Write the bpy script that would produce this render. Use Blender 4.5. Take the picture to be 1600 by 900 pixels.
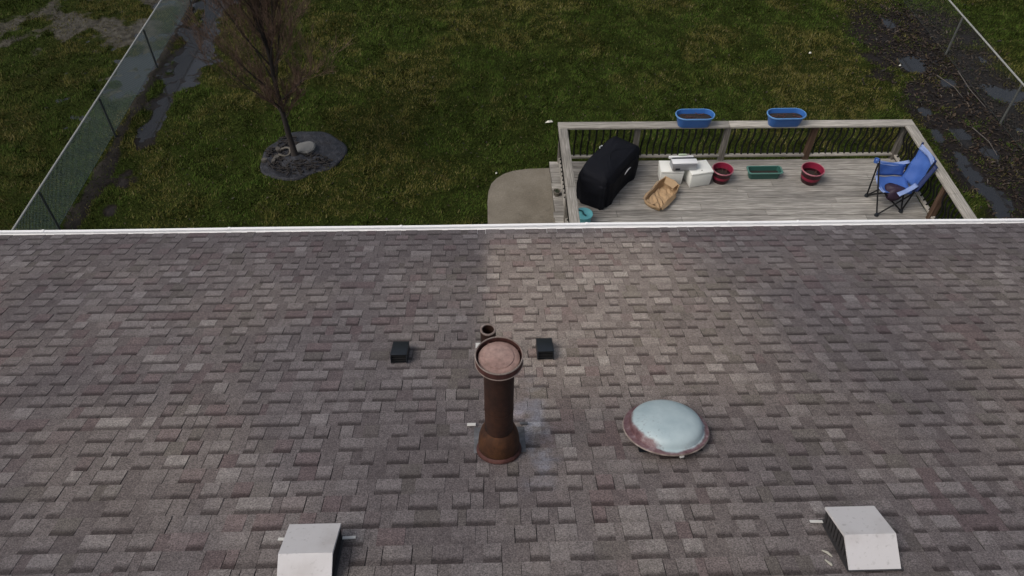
import bpy, bmesh, math, random
import numpy as np
from mathutils import Vector, Matrix
random.seed(7); rng = np.random.default_rng(11)
R = math.radians
scene = bpy.context.scene
for o in list(bpy.data.objects): bpy.data.objects.remove(o)

# ------------------------------------------------------------------ camera
EH = 2.5                                   # eave height above the lawn
SL = 0.3506; CS, SN = math.cos(SL), math.sin(SL)   # roof pitch
PITCH, YAW, ROLL, FPX = 0.81849, 0.04416, 0.01802, 1206.3
CAM = Vector((0.0, -6.3816, EH + 5.8735))
cp, sp, cy, sy = math.cos(PITCH), math.sin(PITCH), math.cos(YAW), math.sin(YAW)
FW = Vector((sy*cp, cy*cp, -sp)); RT = Vector((cy, -sy, 0)); UP = RT.cross(FW)
cr, sr = math.cos(ROLL), math.sin(ROLL)
RT, UP = cr*RT + sr*UP, cr*UP - sr*RT
cd = bpy.data.cameras.new('camera'); cam = bpy.data.objects.new('camera', cd)
scene.collection.objects.link(cam); scene.camera = cam
m = Matrix((RT, UP, -FW)).transposed().to_4x4(); m.translation = CAM; cam.matrix_world = m
cd.sensor_width = 36; cd.lens = 36*FPX/1600; cd.clip_start = .05; cd.clip_end = 2000

# ------------------------------------------------------------------ sky, sun, exposure
SUN_EL, SUN_AZ = R(52), R(243)             # azimuth clockwise from +Y
w = bpy.data.worlds.new('World'); scene.world = w; w.use_nodes = True
nt = w.node_tree; bg = nt.nodes['Background']
sky = nt.nodes.new('ShaderNodeTexSky'); sky.sky_type = 'NISHITA'; sky.sun_disc = False
sky.sun_elevation = SUN_EL; sky.sun_rotation = SUN_AZ; sky.dust_density = 6; sky.air_density = 1.2; sky.ozone_density = 1
hs = nt.nodes.new('ShaderNodeHueSaturation'); hs.inputs['Saturation'].default_value = .65
nt.links.new(sky.outputs[0], hs.inputs['Color']); nt.links.new(hs.outputs[0], bg.inputs['Color'])
bg.inputs['Strength'].default_value = .12
sd = bpy.data.lights.new('sun', 'SUN'); sun = bpy.data.objects.new('sun', sd); scene.collection.objects.link(sun)
sd.energy = 1.1; sd.angle = R(32); sd.color = (1, .97, .93)
sdir = Vector((math.sin(SUN_AZ)*math.cos(SUN_EL), math.cos(SUN_AZ)*math.cos(SUN_EL), math.sin(SUN_EL)))
sun.rotation_euler = sdir.to_track_quat('Z', 'Y').to_euler(); sun.location = (-6, -8, 14)
vs = scene.view_settings; vs.view_transform = 'Standard'; vs.look = 'None'; vs.gamma = 1; vs.use_curve_mapping = False
vs.exposure = -0.15

# ------------------------------------------------------------------ helpers
COL = scene.collection
def tag(o, label=None, cat=None, group=None, kind=None):
    if label: o['label'] = label
    if cat: o['category'] = cat
    if group: o['group'] = group
    if kind: o['kind'] = kind
    return o
def mesh_obj(name, verts, faces, mat=None, parent=None, smooth=False, loc=None):
    me = bpy.data.meshes.new(name); me.from_pydata([tuple(v) for v in verts], [], faces); me.update()
    o = bpy.data.objects.new(name, me); COL.objects.link(o)
    if mat: me.materials.append(mat)
    if smooth: me.polygons.foreach_set('use_smooth', [True]*len(me.polygons))
    if loc is not None: o.location = loc
    if parent: o.parent = parent
    return o
def np_obj(name, V, F, mat, parent=None, smooth=False, attrs=None):
    """V (n,3), F (m,k) numpy; attrs name->(n,) float or (n,3) colour"""
    me = bpy.data.meshes.new(name); n, k = len(V), F.shape[1]
    me.vertices.add(n); me.vertices.foreach_set('co', V.astype(np.float32).ravel())
    me.loops.add(F.size); me.loops.foreach_set('vertex_index', F.astype(np.int32).ravel())
    me.polygons.add(len(F)); me.polygons.foreach_set('loop_start', (np.arange(len(F))*k).astype(np.int32))
    me.polygons.foreach_set('loop_total', np.full(len(F), k, np.int32))
    me.polygons.foreach_set('use_smooth', np.full(len(F), bool(smooth)))
    me.update(calc_edges=True)
    for a, d in (attrs or {}).items():
        if d.ndim == 1:
            at = me.attributes.new(a, 'FLOAT', 'POINT'); at.data.foreach_set('value', d.astype(np.float32))
        else:
            at = me.attributes.new(a, 'FLOAT_VECTOR', 'POINT'); at.data.foreach_set('vector', d.astype(np.float32).ravel())
    me.materials.append(mat)
    o = bpy.data.objects.new(name, me); COL.objects.link(o)
    if parent: o.parent = parent
    return o
def empty(name, loc=(0, 0, 0), rz=0):
    o = bpy.data.objects.new(name, None); COL.objects.link(o); o.location = loc; o.rotation_euler = (0, 0, rz)
    o.empty_display_size = .2; return o
class MB:
    """collects shapes into one mesh"""
    def __init__(s): s.v = []; s.f = []
    def add(s, v, f):
        n = len(s.v); s.v += [Vector(x) for x in v]; s.f += [tuple(i+n for i in q) for q in f]; return s
    def box(s, c, d, rz=0, taper=1.0, M=None):
        hx, hy, hz = d[0]/2, d[1]/2, d[2]/2; v = []
        for z, t in ((-hz, 1), (hz, taper)):
            for x, y in ((-hx, -hy), (hx, -hy), (hx, hy), (-hx, hy)): v.append(Vector((x*t, y*t, z)))
        if rz: v = [Matrix.Rotation(rz, 3, 'Z') @ p for p in v]
        if M is not None: v = [M @ p for p in v]
        v = [p + Vector(c) for p in v]
        return s.add(v, [(0, 3, 2, 1), (4, 5, 6, 7), (0, 1, 5, 4), (1, 2, 6, 5), (2, 3, 7, 6), (3, 0, 4, 7)])
    def tube(s, pts, r, n=8, cap=True):
        pts = [Vector(p) for p in pts]; rr = r if isinstance(r, (list, tuple)) else [r]*len(pts); v = []; f = []
        for i, p in enumerate(pts):
            d = (pts[min(i+1, len(pts)-1)] - pts[max(i-1, 0)]).normalized()
            a = d.cross(Vector((0, 0, 1)) if abs(d.z) < .9 else Vector((1, 0, 0))).normalized(); b = d.cross(a)
            for k in range(n):
                t = 2*math.pi*k/n; v.append(p + rr[i]*(math.cos(t)*a + math.sin(t)*b))
        for i in range(len(pts)-1):
            for k in range(n): f.append((i*n+k, i*n+(k+1) % n, (i+1)*n+(k+1) % n, (i+1)*n+k))
        if cap: f.append(tuple(range(n))[::-1]); f.append(tuple(range((len(pts)-1)*n, len(pts)*n)))
        return s.add(v, f)
    def lathe(s, prof, n=32, c=(0, 0, 0), sx=1, sy=1, capb=False, capt=False):
        v = []; f = []
        for r, z in prof:
            for k in range(n):
                t = 2*math.pi*k/n; v.append(Vector((c[0]+sx*r*math.cos(t), c[1]+sy*r*math.sin(t), c[2]+z)))
        for i in range(len(prof)-1):
            for k in range(n): f.append((i*n+k, i*n+(k+1) % n, (i+1)*n+(k+1) % n, (i+1)*n+k))
        if capb: f.append(tuple(range(n))[::-1])
        if capt: f.append(tuple(range((len(prof)-1)*n, len(prof)*n)))
        return s.add(v, f)
    def stadium(s, prof, half, n=10, c=(0, 0, 0), capb=False, capt=False):
        """oval tub: prof (radius, z); straight half length 'half' along x"""
        v = []; f = []; N = 2*(n+1)
        for r, z in prof:
            for k in range(n+1):
                t = -math.pi/2 + math.pi*k/n; v.append(Vector((c[0]+half+r*math.cos(t), c[1]+r*math.sin(t), c[2]+z)))
            for k in range(n+1):
                t = math.pi/2 + math.pi*k/n; v.append(Vector((c[0]-half+r*math.cos(t), c[1]+r*math.sin(t), c[2]+z)))
        for i in range(len(prof)-1):
            for k in range(N): f.append((i*N+k, i*N+(k+1) % N, (i+1)*N+(k+1) % N, (i+1)*N+k))
        if capb: f.append(tuple(range(N))[::-1])
        if capt: f.append(tuple(range((len(prof)-1)*N, len(prof)*N)))
        return s.add(v, f)
    def build(s, name, mat, parent=None, smooth=False, bevel=0, seg=2, angle=35):
        me = bpy.data.meshes.new(name); me.from_pydata([tuple(v) for v in s.v], [], s.f); me.update()
        if bevel:
            bm = bmesh.new(); bm.from_mesh(me); bmesh.ops.recalc_face_normals(bm, faces=bm.faces)
            es = [e for e in bm.edges if len(e.link_faces) == 2 and e.calc_face_angle(0) > R(30)]
            bmesh.ops.bevel(bm, geom=es, offset=bevel, segments=seg, affect='EDGES', profile=.5); bm.to_mesh(me); bm.free()
        if smooth or bevel:
            me.polygons.foreach_set('use_smooth', [True]*len(me.polygons))
            try: me.set_sharp_from_angle(angle=R(angle))
            except Exception: pass
        me.materials.append(mat)
        o = bpy.data.objects.new(name, me); COL.objects.link(o)
        if parent: o.parent = parent
        return o
def copy_tree(o, parent=None):
    c = o.copy(); COL.objects.link(c); c.parent = parent
    for ch in list(o.children): copy_tree(ch, c)
    return c
def roof(x, s, h=0): return Vector((x, -s*CS + h*SN, EH + s*SN + h*CS))
ROOFM = Matrix(((1, 0, 0), (0, CS, SN), (0, -SN, CS)))   # local x, downslope, normal -> world

# value noise in numpy, for the ground masks
_T = rng.random((256, 256))
def vnoise(x, y, f):
    x = x*f + 100.3; y = y*f + 57.7; xi = np.floor(x).astype(int); yi = np.floor(y).astype(int); u = x-xi; v = y-yi
    u = u*u*(3-2*u); v = v*v*(3-2*v); g = lambda a, b: _T[a % 256, b % 256]
    return (g(xi, yi)*(1-u)+g(xi+1, yi)*u)*(1-v)+(g(xi, yi+1)*(1-u)+g(xi+1, yi+1)*u)*v
def fbm(x, y, f, o=4):
    r = 0; a = .5; t = 0
    for i in range(o): r = r + a*vnoise(x+i*13.7, y-i*7.1, f); t += a; a *= .5; f *= 2.1
    return r/t
def sstep(a, b, x): t = np.clip((x-a)/(b-a), 0, 1); return t*t*(3-2*t)

# ------------------------------------------------------------------ materials
class Mat:
    def __init__(s, name):
        s.m = bpy.data.materials.new(name); s.m.use_nodes = True; s.t = s.m.node_tree; s.b = s.t.nodes['Principled BSDF']
        s.geo = s.n('NewGeometry').outputs['Position']
    def n(s, typ, **k):
        o = s.t.nodes.new('ShaderNode'+typ)
        for a, v in k.items(): setattr(o, a, v)
        return o
    def l(s, a, b): s.t.links.new(a, b)
    def val(s, x, sock):
        if isinstance(x, (int, float)): sock.default_value = x
        elif isinstance(x, (tuple, list)): sock.default_value = (*x, 1) if len(x) == 3 and sock.type == 'RGBA' else x
        else: s.l(x, sock)
    def noise(s, scale, detail=4, stretch=None, rough=.55, vec=None, dist=0):
        v = vec or s.geo
        if stretch:
            mp = s.n('Mapping'); mp.inputs['Scale'].default_value = stretch; s.l(v, mp.inputs['Vector']); v = mp.outputs[0]
        q = s.n('TexNoise'); q.inputs['Scale'].default_value = scale; q.inputs['Detail'].default_value = detail
        q.inputs['Roughness'].default_value = rough; q.inputs['Distortion'].default_value = dist; s.l(v, q.inputs['Vector']); return q.outputs['Fac']
    def ramp(s, fac, stops):
        r = s.n('ValToRGB'); e = r.color_ramp.elements
        while len(e) < len(stops): e.new(.5)
        for i, (p, c) in enumerate(stops): e[i].position = p; e[i].color = (*c, 1) if not isinstance(c, (int, float)) else (c, c, c, 1)
        s.l(fac, r.inputs[0]); return r.outputs[0]
    def mix(s, f, a, b, mode='MIX'):
        q = s.n('Mix', data_type='RGBA', blend_type=mode); s.val(f, q.inputs[0]); s.val(a, q.inputs[6]); s.val(b, q.inputs[7]); return q.outputs[2]
    def math(s, op, a, b=0.0, c=None):
        q = s.n('Math', operation=op); s.val(a, q.inputs[0]); s.val(b, q.inputs[1])
        if c is not None: s.val(c, q.inputs[2])
        return q.outputs[0]
    def mrange(s, x, a, b, c=0., d=1., smooth=True):
        q = s.n('MapRange', interpolation_type='SMOOTHSTEP' if smooth else 'LINEAR'); s.val(x, q.inputs[0])
        for i, v in enumerate((a, b, c, d)): q.inputs[1+i].default_value = v
        return q.outputs[0]
    def attr(s, name, out='Fac'): return s.n('Attribute', attribute_name=name).outputs[out]
    def rand(s): return s.n('ObjectInfo').outputs['Random']
    def bump(s, h, strength=.3, dist=.01):
        q = s.n('Bump'); q.inputs['Strength'].default_value = strength; q.inputs['Distance'].default_value = dist
        s.l(h, q.inputs['Height']); s.l(q.outputs[0], s.b.inputs['Normal'])
    def done(s, col, rough=.6, metal=0., spec=.5):
        s.val(col, s.b.inputs['Base Color']); s.val(rough, s.b.inputs['Roughness']); s.val(metal, s.b.inputs['Metallic'])
        s.val(spec, s.b.inputs['Specular IOR Level']); return s.m
def simple(name, col, rough=.5, var=.25, scale=12, metal=0., bump=.0, bscale=60, spec=.5, stretch=None):
    M = Mat(name); n = M.noise(scale, 5, stretch)
    c = M.mix(n, tuple(x*(1-var) for x in col), tuple(min(1, x*(1+var)) for x in col))
    if bump: M.bump(M.noise(bscale, 4, stretch), bump, .006)
    return M.done(c, rough, metal, spec)

def mat_shingle():
    M = Mat('asphalt_shingle'); tone = M.attr('tone'); hue = M.attr('hue'); v = M.attr('vpos'); band = M.attr('band')
    base = M.ramp(tone, [(0, (.098, .081, .077)), (.42, (.150, .127, .119)), (.75, (.204, .178, .166)), (1, (.268, .240, .223))])
    base = M.mix(M.mrange(hue, .80, 1.05), base, M.mix(tone, (.102, .076, .074), (.190, .144, .137)))
    base = M.mix(M.mrange(hue, .16, 0, 0, .6), base, (.118, .103, .086))
    # granules
    g = M.noise(105, 3, None, .8); g2 = M.noise(28, 4)
    base = M.mix(1, base, M.ramp(g, [(.32, .40), (.5, 1.0), (.70, 1.75)]), 'MULTIPLY')
    base = M.mix(1, base, M.ramp(g2, [(.3, .86), (.7, 1.14)]), 'MULTIPLY')
    # the dark granule band the shingles carry at the head of each tab
    vv = M.math('ADD', v, M.math('MULTIPLY', M.math('SUBTRACT', M.noise(38, 3), .5), .16))
    bm = M.math('MULTIPLY', M.mrange(vv, .54, .86), band)
    base = M.mix(bm, base, M.mix(1, base, (.37, .345, .345), 'MULTIPLY'))
    # paler patch in mid roof; damp, darker runs elsewhere and towards the eave
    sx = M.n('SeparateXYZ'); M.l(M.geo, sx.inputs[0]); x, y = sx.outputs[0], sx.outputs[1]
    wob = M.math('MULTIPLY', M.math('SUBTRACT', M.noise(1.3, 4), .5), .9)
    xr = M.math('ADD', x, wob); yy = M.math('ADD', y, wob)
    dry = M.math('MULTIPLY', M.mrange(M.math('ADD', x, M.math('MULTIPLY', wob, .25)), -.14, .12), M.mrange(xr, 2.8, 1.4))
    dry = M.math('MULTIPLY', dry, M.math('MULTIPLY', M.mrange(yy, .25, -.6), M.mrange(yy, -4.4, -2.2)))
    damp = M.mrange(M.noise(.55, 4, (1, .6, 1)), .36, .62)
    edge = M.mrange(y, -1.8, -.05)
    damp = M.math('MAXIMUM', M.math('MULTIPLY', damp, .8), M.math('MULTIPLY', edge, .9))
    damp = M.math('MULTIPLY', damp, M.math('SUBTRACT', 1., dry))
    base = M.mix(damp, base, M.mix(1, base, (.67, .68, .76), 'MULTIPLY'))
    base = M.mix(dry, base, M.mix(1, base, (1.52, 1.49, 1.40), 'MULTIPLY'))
    # zinc wash running down from the flue flashing
    zx = M.math('MULTIPLY', M.mrange(xr, .10, .24), M.mrange(xr, .50, .34))
    z = M.math('MULTIPLY', zx, M.math('MULTIPLY', M.mrange(y, -4.1, -3.75), M.mrange(y, -2.6, -3.3)))
    z = M.math('MULTIPLY', z, M.mrange(M.noise(7, 5), .38, .66))
    base = M.mix(z, base, M.mix(1, M.mix(.35, base, (.12, .12, .125)), (1.42, 1.56, 1.80), 'MULTIPLY'))
    M.bump(M.math('ADD', g, M.math('MULTIPLY', g2, .6)), .55, .004)
    return M.done(base, M.mrange(damp, 0, 1, .88, .70), 0, .32)
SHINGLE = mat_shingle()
UNDER = simple('roofing_felt', (.018, .017, .017), .9)
WHITE_METAL = None
def mat_white(name, col, dirt, dcol, rough=.45):
    M = Mat(name); n = M.noise(3.5, 6, (1, 1, .6)); f = M.noise(38, 4)
    c = M.mix(M.math('MULTIPLY', M.mrange(n, .45, .75), dirt), col, dcol)
    c = M.mix(M.math('MULTIPLY', M.mrange(f, .58, .75), dirt*.6), c, tuple(x*.6 for x in dcol))
    M.bump(n, .08, .01); return M.done(c, rough)
GUTTER = mat_white('white_aluminium', (.88, .88, .88), .14, (.64, .65, .66), .4)
VENTW = mat_white('white_vent_paint', (.56, .545, .55), .75, (.42, .395, .385), .5)
def mat_wood(name, c0, c1, wet=.3, axis=0, rough=.75):
    M = Mat(name); st = [(1.2, 22, 22), (22, 1.2, 22), (22, 22, 1.2)][axis]
    g = M.noise(2.6, 6, st, .62, None, .4); g2 = M.noise(1.1, 4, [(.5, 3, 3), (3, .5, 3), (3, 3, .5)][axis])
    c = M.ramp(g, [(.28, tuple(x*.6 for x in c0)), (.48, c0), (.68, c1)])
    c = M.mix(1, c, M.ramp(M.rand(), [(0, .74), (1, 1.16)]), 'MULTIPLY')
    c = M.mix(M.math('MULTIPLY', M.mrange(g2, .48, .70), wet), c, M.mix(1, c, (.50, .49, .50), 'MULTIPLY'))
    M.bump(g, .35, .004); return M.done(c, rough, 0, .35)
DECKW = mat_wood('weathered_deck_wood', (.275, .26, .235), (.50, .475, .435), .5)
RAILX = mat_wood('weathered_rail_wood', (.31, .29, .255), (.52, .485, .435), .35)
RAILY = mat_wood('weathered_side_rail_wood', (.31, .29, .255), (.52, .485, .435), .35, 1)
POSTW = mat_wood('grey_post_wood', (.15, .138, .12), (.30, .275, .245), .4, 2)
POSTB = mat_wood('brown_post_wood', (.105, .062, .040), (.20, .125, .085), .4, 2)
IRON = simple('black_iron', (.008, .008, .009), .6, .2, spec=.3)
CONC = None
def mat_concrete():
    M = Mat('concrete'); a = M.noise(2.2, 6); b = M.noise(40, 4); st = M.noise(5, 5, None, .6, None, .8)
    c = M.ramp(a, [(.3, (.15, .130, .10)), (.7, (.225, .200, .16))])
    c = M.mix(1, c, M.ramp(b, [(.3, .85), (.7, 1.12)]), 'MULTIPLY')
    c = M.mix(M.math('MULTIPLY', M.mrange(st, .55, .72), .45), c, (.085, .075, .062))
    M.bump(b, .3, .004); return M.done(c, .8, 0, .35)
CONC = mat_concrete()

# ================================================================== ground
WET_L = [(-6.13, 10.6, .30), (-6.05, 9.4, .38), (-6.10, 8.3, .45), (-6.25, 7.6, .42), (-6.32, 6.6, .36), (-6.38, 5.9, .30), (-6.40, 5.3, .26)]
def masks(x, y):
    """bare (0..1 no grass), wet (0..1 water-filled hollow)"""
    n = fbm(x, y, .9); n2 = fbm(x+31, y-12, 2.6); n3 = fbm(x-9, y+40, .35)
    ny = lambda a, b: n*a + n2*b
    # strip of mud and water along the left fence
    cx = -6.12 + .08*np.sin(y*.9)+.10*sstep(6, 10, y); half = .20 + .07*np.sin(y*1.7+1) + .16*sstep(6.5, 10, y)
    half = half*sstep(4.8, 5.8, y) + .02*sstep(2, 5, y)-.12*(1-sstep(4.4, 5.6, y))
    dl = np.abs(x-cx) - half + (n2-.5)*.9
    strip = 1-sstep(-.10, .14, dl)
    wetL = strip*sstep(5.0, 5.8, y)
    line = (1-sstep(.05, .22, np.abs(x+6.60)+(n2-.5)*.3))          # bare line under the fence
    # sodden, thin patches in the neighbour's lawn
    nb = (sstep(-6.5, -7.3, x)*sstep(-12.5, -9.2, x))*sstep(6.6, 8.4, y)*sstep(15, 12, y)
    nbw = nb*sstep(.44, .60, n*.5+n2*.5 + .10*sstep(-8.6, -7.2, x)) 
    nb2 = np.exp(-(((x+7.0)/.6)**2+((y-7.5)/.8)**2))*sstep(.36, .5, n2)
    nb3 = np.exp(-(((x+7.0)/.55)**2+((y-9.6)/.9)**2))*sstep(.34, .5, n)
    wetN = np.clip(np.maximum(nb2, nb3)*1.5, 0, 1)*sstep(-6.55, -6.75, x)
    # wet bare ground on the right
    lx = 8.35 - .10*(y-5) + (n-.5)*1.2; rx = 11.2 - .16*(y-5) + (n3-.5)*1.5
    rb = sstep(lx-.55, lx+.45, x + (n2-.5)*1.0)*(1-sstep(rx-.6, rx+.6, x))*(1-sstep(9.0, 11.2, y+(n2-.5)*2))
    rb = np.clip(rb*(.55+1.2*(n2-.30)), 0, 1)
    p = 0
    for (px, py, ax, ay) in [(8.85, 7.6, .30, .36), (8.80, 5.15, .26, .40), (8.50, 4.3, .22, .50), (8.62, 3.4, .30, .50), (8.35, 5.2, .22, .3), (9.1, 4.6, .2, .3), (9.3, 7.0, .25, .2), (10.3, 6.5, .45, .35), (9.0, 9.4, .2, .3), (8.45, 6.0, .22, .22)]:
        p = np.maximum(p, np.exp(-(((x-px)/ax)**2+((y-py)/ay)**2)))
    wetR = sstep(.30, .75, p+(n2-.5)*.9)
    bare = np.clip(np.maximum.reduce([strip, line*.8, nbw*.75, wetN, rb, wetR*.95]), 0, 1)
    wet = np.clip(np.maximum.reduce([wetL, wetN, wetR]), 0, 1)
    return bare, wet
def gheight(x, y, wet):
    return (fbm(x, y, .5)-.5)*.03 + (fbm(x+5, y+9, 3.1)-.5)*.075 + (fbm(x-15, y+29, 8.5, 2)-.5)*.035 - wet*.040 - .02
xs = np.arange(-16, 18.001, .055); ys = np.arange(-1.0, 16.001, .055)
X, Y = np.meshgrid(xs, ys); bare, wet = masks(X, Y); Z = gheight(X, Y, wet)
edge = np.minimum.reduce([X+16, 18-X, Y+1, 16-Y]); Z = np.where(edge < .3, -.03, Z)
nx, ny_ = len(xs), len(ys); idx = np.arange(nx*ny_).reshape(ny_, nx)
Vg = np.stack([X.ravel(), Y.ravel(), Z.ravel()], 1)
Fg = np.stack([idx[:-1, :-1].ravel(), idx[:-1, 1:].ravel(), idx[1:, 1:].ravel(), idx[1:, :-1].ravel()], 1)
# outer sheet to the horizon, four skirts joined on the same border height
B = 900; ox = [-B, -16, 18, B]; oy = [-B, -1, 16, B]; ov = []; of = []
for j in range(4):
    for i in range(4): ov.append((ox[i], oy[j], -.03))
base_i = len(Vg); Vg = np.vstack([Vg, np.array(ov)])
for j in range(3):
    for i in range(3):
        if (i, j) != (1, 1): of.append([base_i+j*4+i, base_i+j*4+i+1, base_i+j*4+i+5, base_i+j*4+i+4])
Fg = np.vstack([Fg, np.array(of)])
ba = np.concatenate([bare.ravel(), np.zeros(16)]); wa = np.concatenate([wet.ravel(), np.zeros(16)])
def mat_ground():
    M = Mat('lawn_soil'); bare = M.attr('bare'); wet = M.attr('wet')
    a = M.noise(1.7, 5); b = M.noise(26, 5, None, .65); 
    thatch = M.ramp(b, [(.3, (.010, .015, .003)), (.55, (.022, .030, .006)), (.75, (.044, .046, .012))])
    mud = M.ramp(M.noise(14, 5), [(.3, (.008, .0065, .006)), (.6, (.017, .0135, .012)), (.8, (.036, .029, .025))])
    px = M.n('SeparateXYZ'); M.l(M.geo, px.inputs[0])
    pale = M.mrange(px.outputs[0], -6.4, -7.2)
    mud = M.mix(M.math('MULTIPLY', pale, .8), mud, M.ramp(M.noise(9, 5), [(.3, (.030, .027, .021)), (.7, (.105, .098, .080))]))
    c = M.mix(M.mrange(bare, .2, .6), thatch, mud)
    M.bump(b, .6, .02); 
    return M.done(c, M.mrange(M.math('MAXIMUM', wet, M.math('MULTIPLY', bare, .6)), 0, 1, .90, .38), 0, M.mrange(M.math('MAXIMUM', wet, M.math('MULTIPLY', bare, .5)), .1, .9, .05, .32))
g = np_obj('ground', Vg, Fg, mat_ground(), smooth=True, attrs={'bare': ba, 'wet': wa})
tag(g, 'dark damp lawn ground with bare muddy strips along the fences', 'ground', kind='structure')
# standing water: level sheets the hollows dip under
def mat_water():
    M = Mat('muddy_water'); n = M.noise(3, 3)
    M.bump(M.noise(9, 2), .02, .01)
    return M.done(M.mix(n, (.016, .016, .017), (.026, .026, .027)), .08, 0, .6)
WATER = mat_water()
for nm, x0, x1, y0, y1, lab in [('puddle', -6.62, -5.2, 4.6, 14, 'long shallow puddle on the yard side of the left chain link fence'),
                               ('puddle', -9.6, -6.63, 5.6, 13, 'shallow water lying in the neighbouring lawn behind the left fence'),
                               ('puddle', 7.4, 11.4, 2.2, 10.6, 'shallow puddles in the muddy ground right of the deck')]:
    zw = -.051 if x0 > 0 else -.045
    tag(mesh_obj(nm, [(x0, y0, zw), (x1, y0, zw), (x1, y1, zw), (x0, y1, zw)], [(0, 1, 2, 3)], WATER), lab, 'puddle', kind='structure')

# grass
DECK = (1.03, 6.88, -.5, 3.94)
PAD = [(0.0, -.4), (0.0, 3.4), (.02, 3.66), (.07, 3.86), (.16, 4.0), (.29, 4.12), (.45, 4.2), (.70, 4.25), (1.10, 4.27), (1.10, -.4)]
MUL = (-3.24, 4.74)
def mul_r(a): return .70 + .05*np.sin(2*a+.5) + .035*np.sin(3*a+2) + .02*np.sin(7*a)
def grass():
    N = 640000
    x = rng.uniform(-12.5, 14, N); y = rng.uniform(.2, 13.2, N)
    # keep more of the near, visible lawn
    bare, wet = masks(x, y)
    keep = rng.random(N) > bare*1.05
    keep &= ~((x > DECK[0]+.3) & (x < DECK[1]-.15) & (y < DECK[3]-.7))
    keep &= ~((x > -.02) & (x < 1.2) & (y < 4.24) & ~((x < .30) & (y > 3.72) & (np.hypot(x-.45, y-3.72) > .50)))
    a = np.arctan2(y-MUL[1], x-MUL[0]); keep &= np.hypot(x-MUL[0], y-MUL[1]) > mul_r(a)-.07*rng.random(N)**2+.015
    keep &= (y > 1.0)
    x, y, bare, wet = x[keep], y[keep], bare[keep], wet[keep]; n = len(x)
    z = gheight(x, y, wet)
    cl = fbm(x, y, 5.5, 3); big = fbm(x+70, y+20, .45, 4); mid = fbm(x-40, y+3, 1.3, 3)
    L = (.032 + .040*sstep(.35, .7, cl))*rng.uniform(.6, 1.3, n)*(1-.45*bare)
    W = rng.uniform(.005, .010, n)
    th = rng.uniform(0, 2*np.pi, n); lean = rng.uniform(.3, 1.3, n)
    flow = fbm(x+11, y+80, 1.6, 2)*6*np.pi; th = np.where(rng.random(n) < .55, flow + rng.normal(0, .5, n), th)
    dx, dy = np.cos(th), np.sin(th)
    p0 = np.stack([x-dy*W, y+dx*W, z-.004], 1); p1 = np.stack([x+dy*W, y-dx*W, z-.004], 1)
    h1 = L*np.cos(lean*.5); r1 = L*np.sin(lean*.5)*.6
    p2 = np.stack([x+dx*L*np.sin(lean), y+dy*L*np.sin(lean), z+L*np.cos(lean)+.004], 1)
    V = np.stack([p0, p1, p2], 1).reshape(-1, 3); F = np.arange(3*n).reshape(-1, 3)
    # colour: green, olive, straw
    dryv = sstep(.44, .68, mid*.55+big*.45 + .16*np.exp(-((x-5)**2+(y-7.6)**2)/2.2) + .10*np.exp(-((x+1.2)**2+(y-3.6)**2)/3) + .1*bare + .04*sstep(-2.6, -4.8, x)*sstep(-6.2, -5.6, x))
    r = rng.random(n)
    green = np.array([.040, .058, .0105]); olive = np.array([.080, .073, .0195]); straw = np.array([.17, .15, .066]); lush = np.array([.036, .068, .0095])
    k = rng.random(n)[:, None]; c = green*(1-k)+lush*k
    t = np.clip(dryv*1.1+rng.normal(0, .22, n), 0, 1)[:, None]; c = c*(1-t)+olive*t
    s = (r < .03+.12*dryv)[:, None]; c = np.where(s, straw*rng.uniform(.5, 1, (n, 1)), c)
    c = c*rng.uniform(.75, 1.55, (n, 1))*(1-.18*sstep(-6.5, -7.0, x)[:, None])
    C = np.repeat(c, 3, 0)
    M = Mat('grass_blades'); col = M.attr('col', 'Vector'); M.m.use_backface_culling = False
    M.done(col, .8, 0, .08)
    o = np_obj('grass', V, F, M.m, attrs={'col': C}); tag(o, 'short damp green and olive lawn grass', 'grass', kind='stuff')
grass()
# leaf litter on the right
def litter():
    N = 5200; x = rng.normal(9.35, .75, N); y = rng.uniform(2.3, 10.8, N); x = x + .12*(6-y)*0
    b, wv = masks(x, y); k = (rng.random(N) < (.25+.75*b)) & (wv < .75); x, y, wv = x[k], y[k], wv[k]; n = len(x)
    extra = 900; xe = rng.uniform(-6, 8, extra); ye = rng.uniform(2.5, 11, extra)
    ke = ~((xe > .0) & (xe < 7) & (ye < 4.3)); xe, ye = xe[ke], ye[ke]
    x = np.concatenate([x, xe]); y = np.concatenate([y, ye]); n = len(x); b, wv = masks(x, y); z = gheight(x, y, wv)+.012
    z = np.where(np.arange(n) >= n-len(xe), z+.03, z)
    a = rng.uniform(0, 6.28, n); L = rng.uniform(.022, .055, n); W = L*rng.uniform(.35, .6, n); L[n-len(xe):] *= .55; W[n-len(xe):] *= .6
    tx = rng.normal(0, .3, n); dx, dy = np.cos(a), np.sin(a)
    P = lambda u, v, h: np.stack([x+dx*L*u-dy*W*v, y+dy*L*u+dx*W*v, z+h], 1)
    V = np.stack([P(-1, 0, tx*L), P(0, -1, .006+np.abs(tx)*W), P(1, 0, -tx*L+.008), P(0, 1, .006+np.abs(tx)*W)], 1).reshape(-1, 3)
    F = np.arange(4*n).reshape(-1, 4); pal = np.array([[.050, .028, .016], [.032, .020, .013], [.080, .054, .032], [.020, .014, .011], [.060, .038, .020]])
    c = pal[rng.integers(0, 5, n)]*rng.uniform(.35, .85, (n, 1)); C = np.repeat(c, 4, 0)
    M = Mat('dead_leaves'); M.done(M.attr('col', 'Vector'), .5, 0, .4)
    tag(np_obj('leaf_litter', V, F, M.m, attrs={'col': C}), 'brown dead leaves scattered over the mud and lawn', 'leaves', kind='stuff')
litter()

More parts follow.
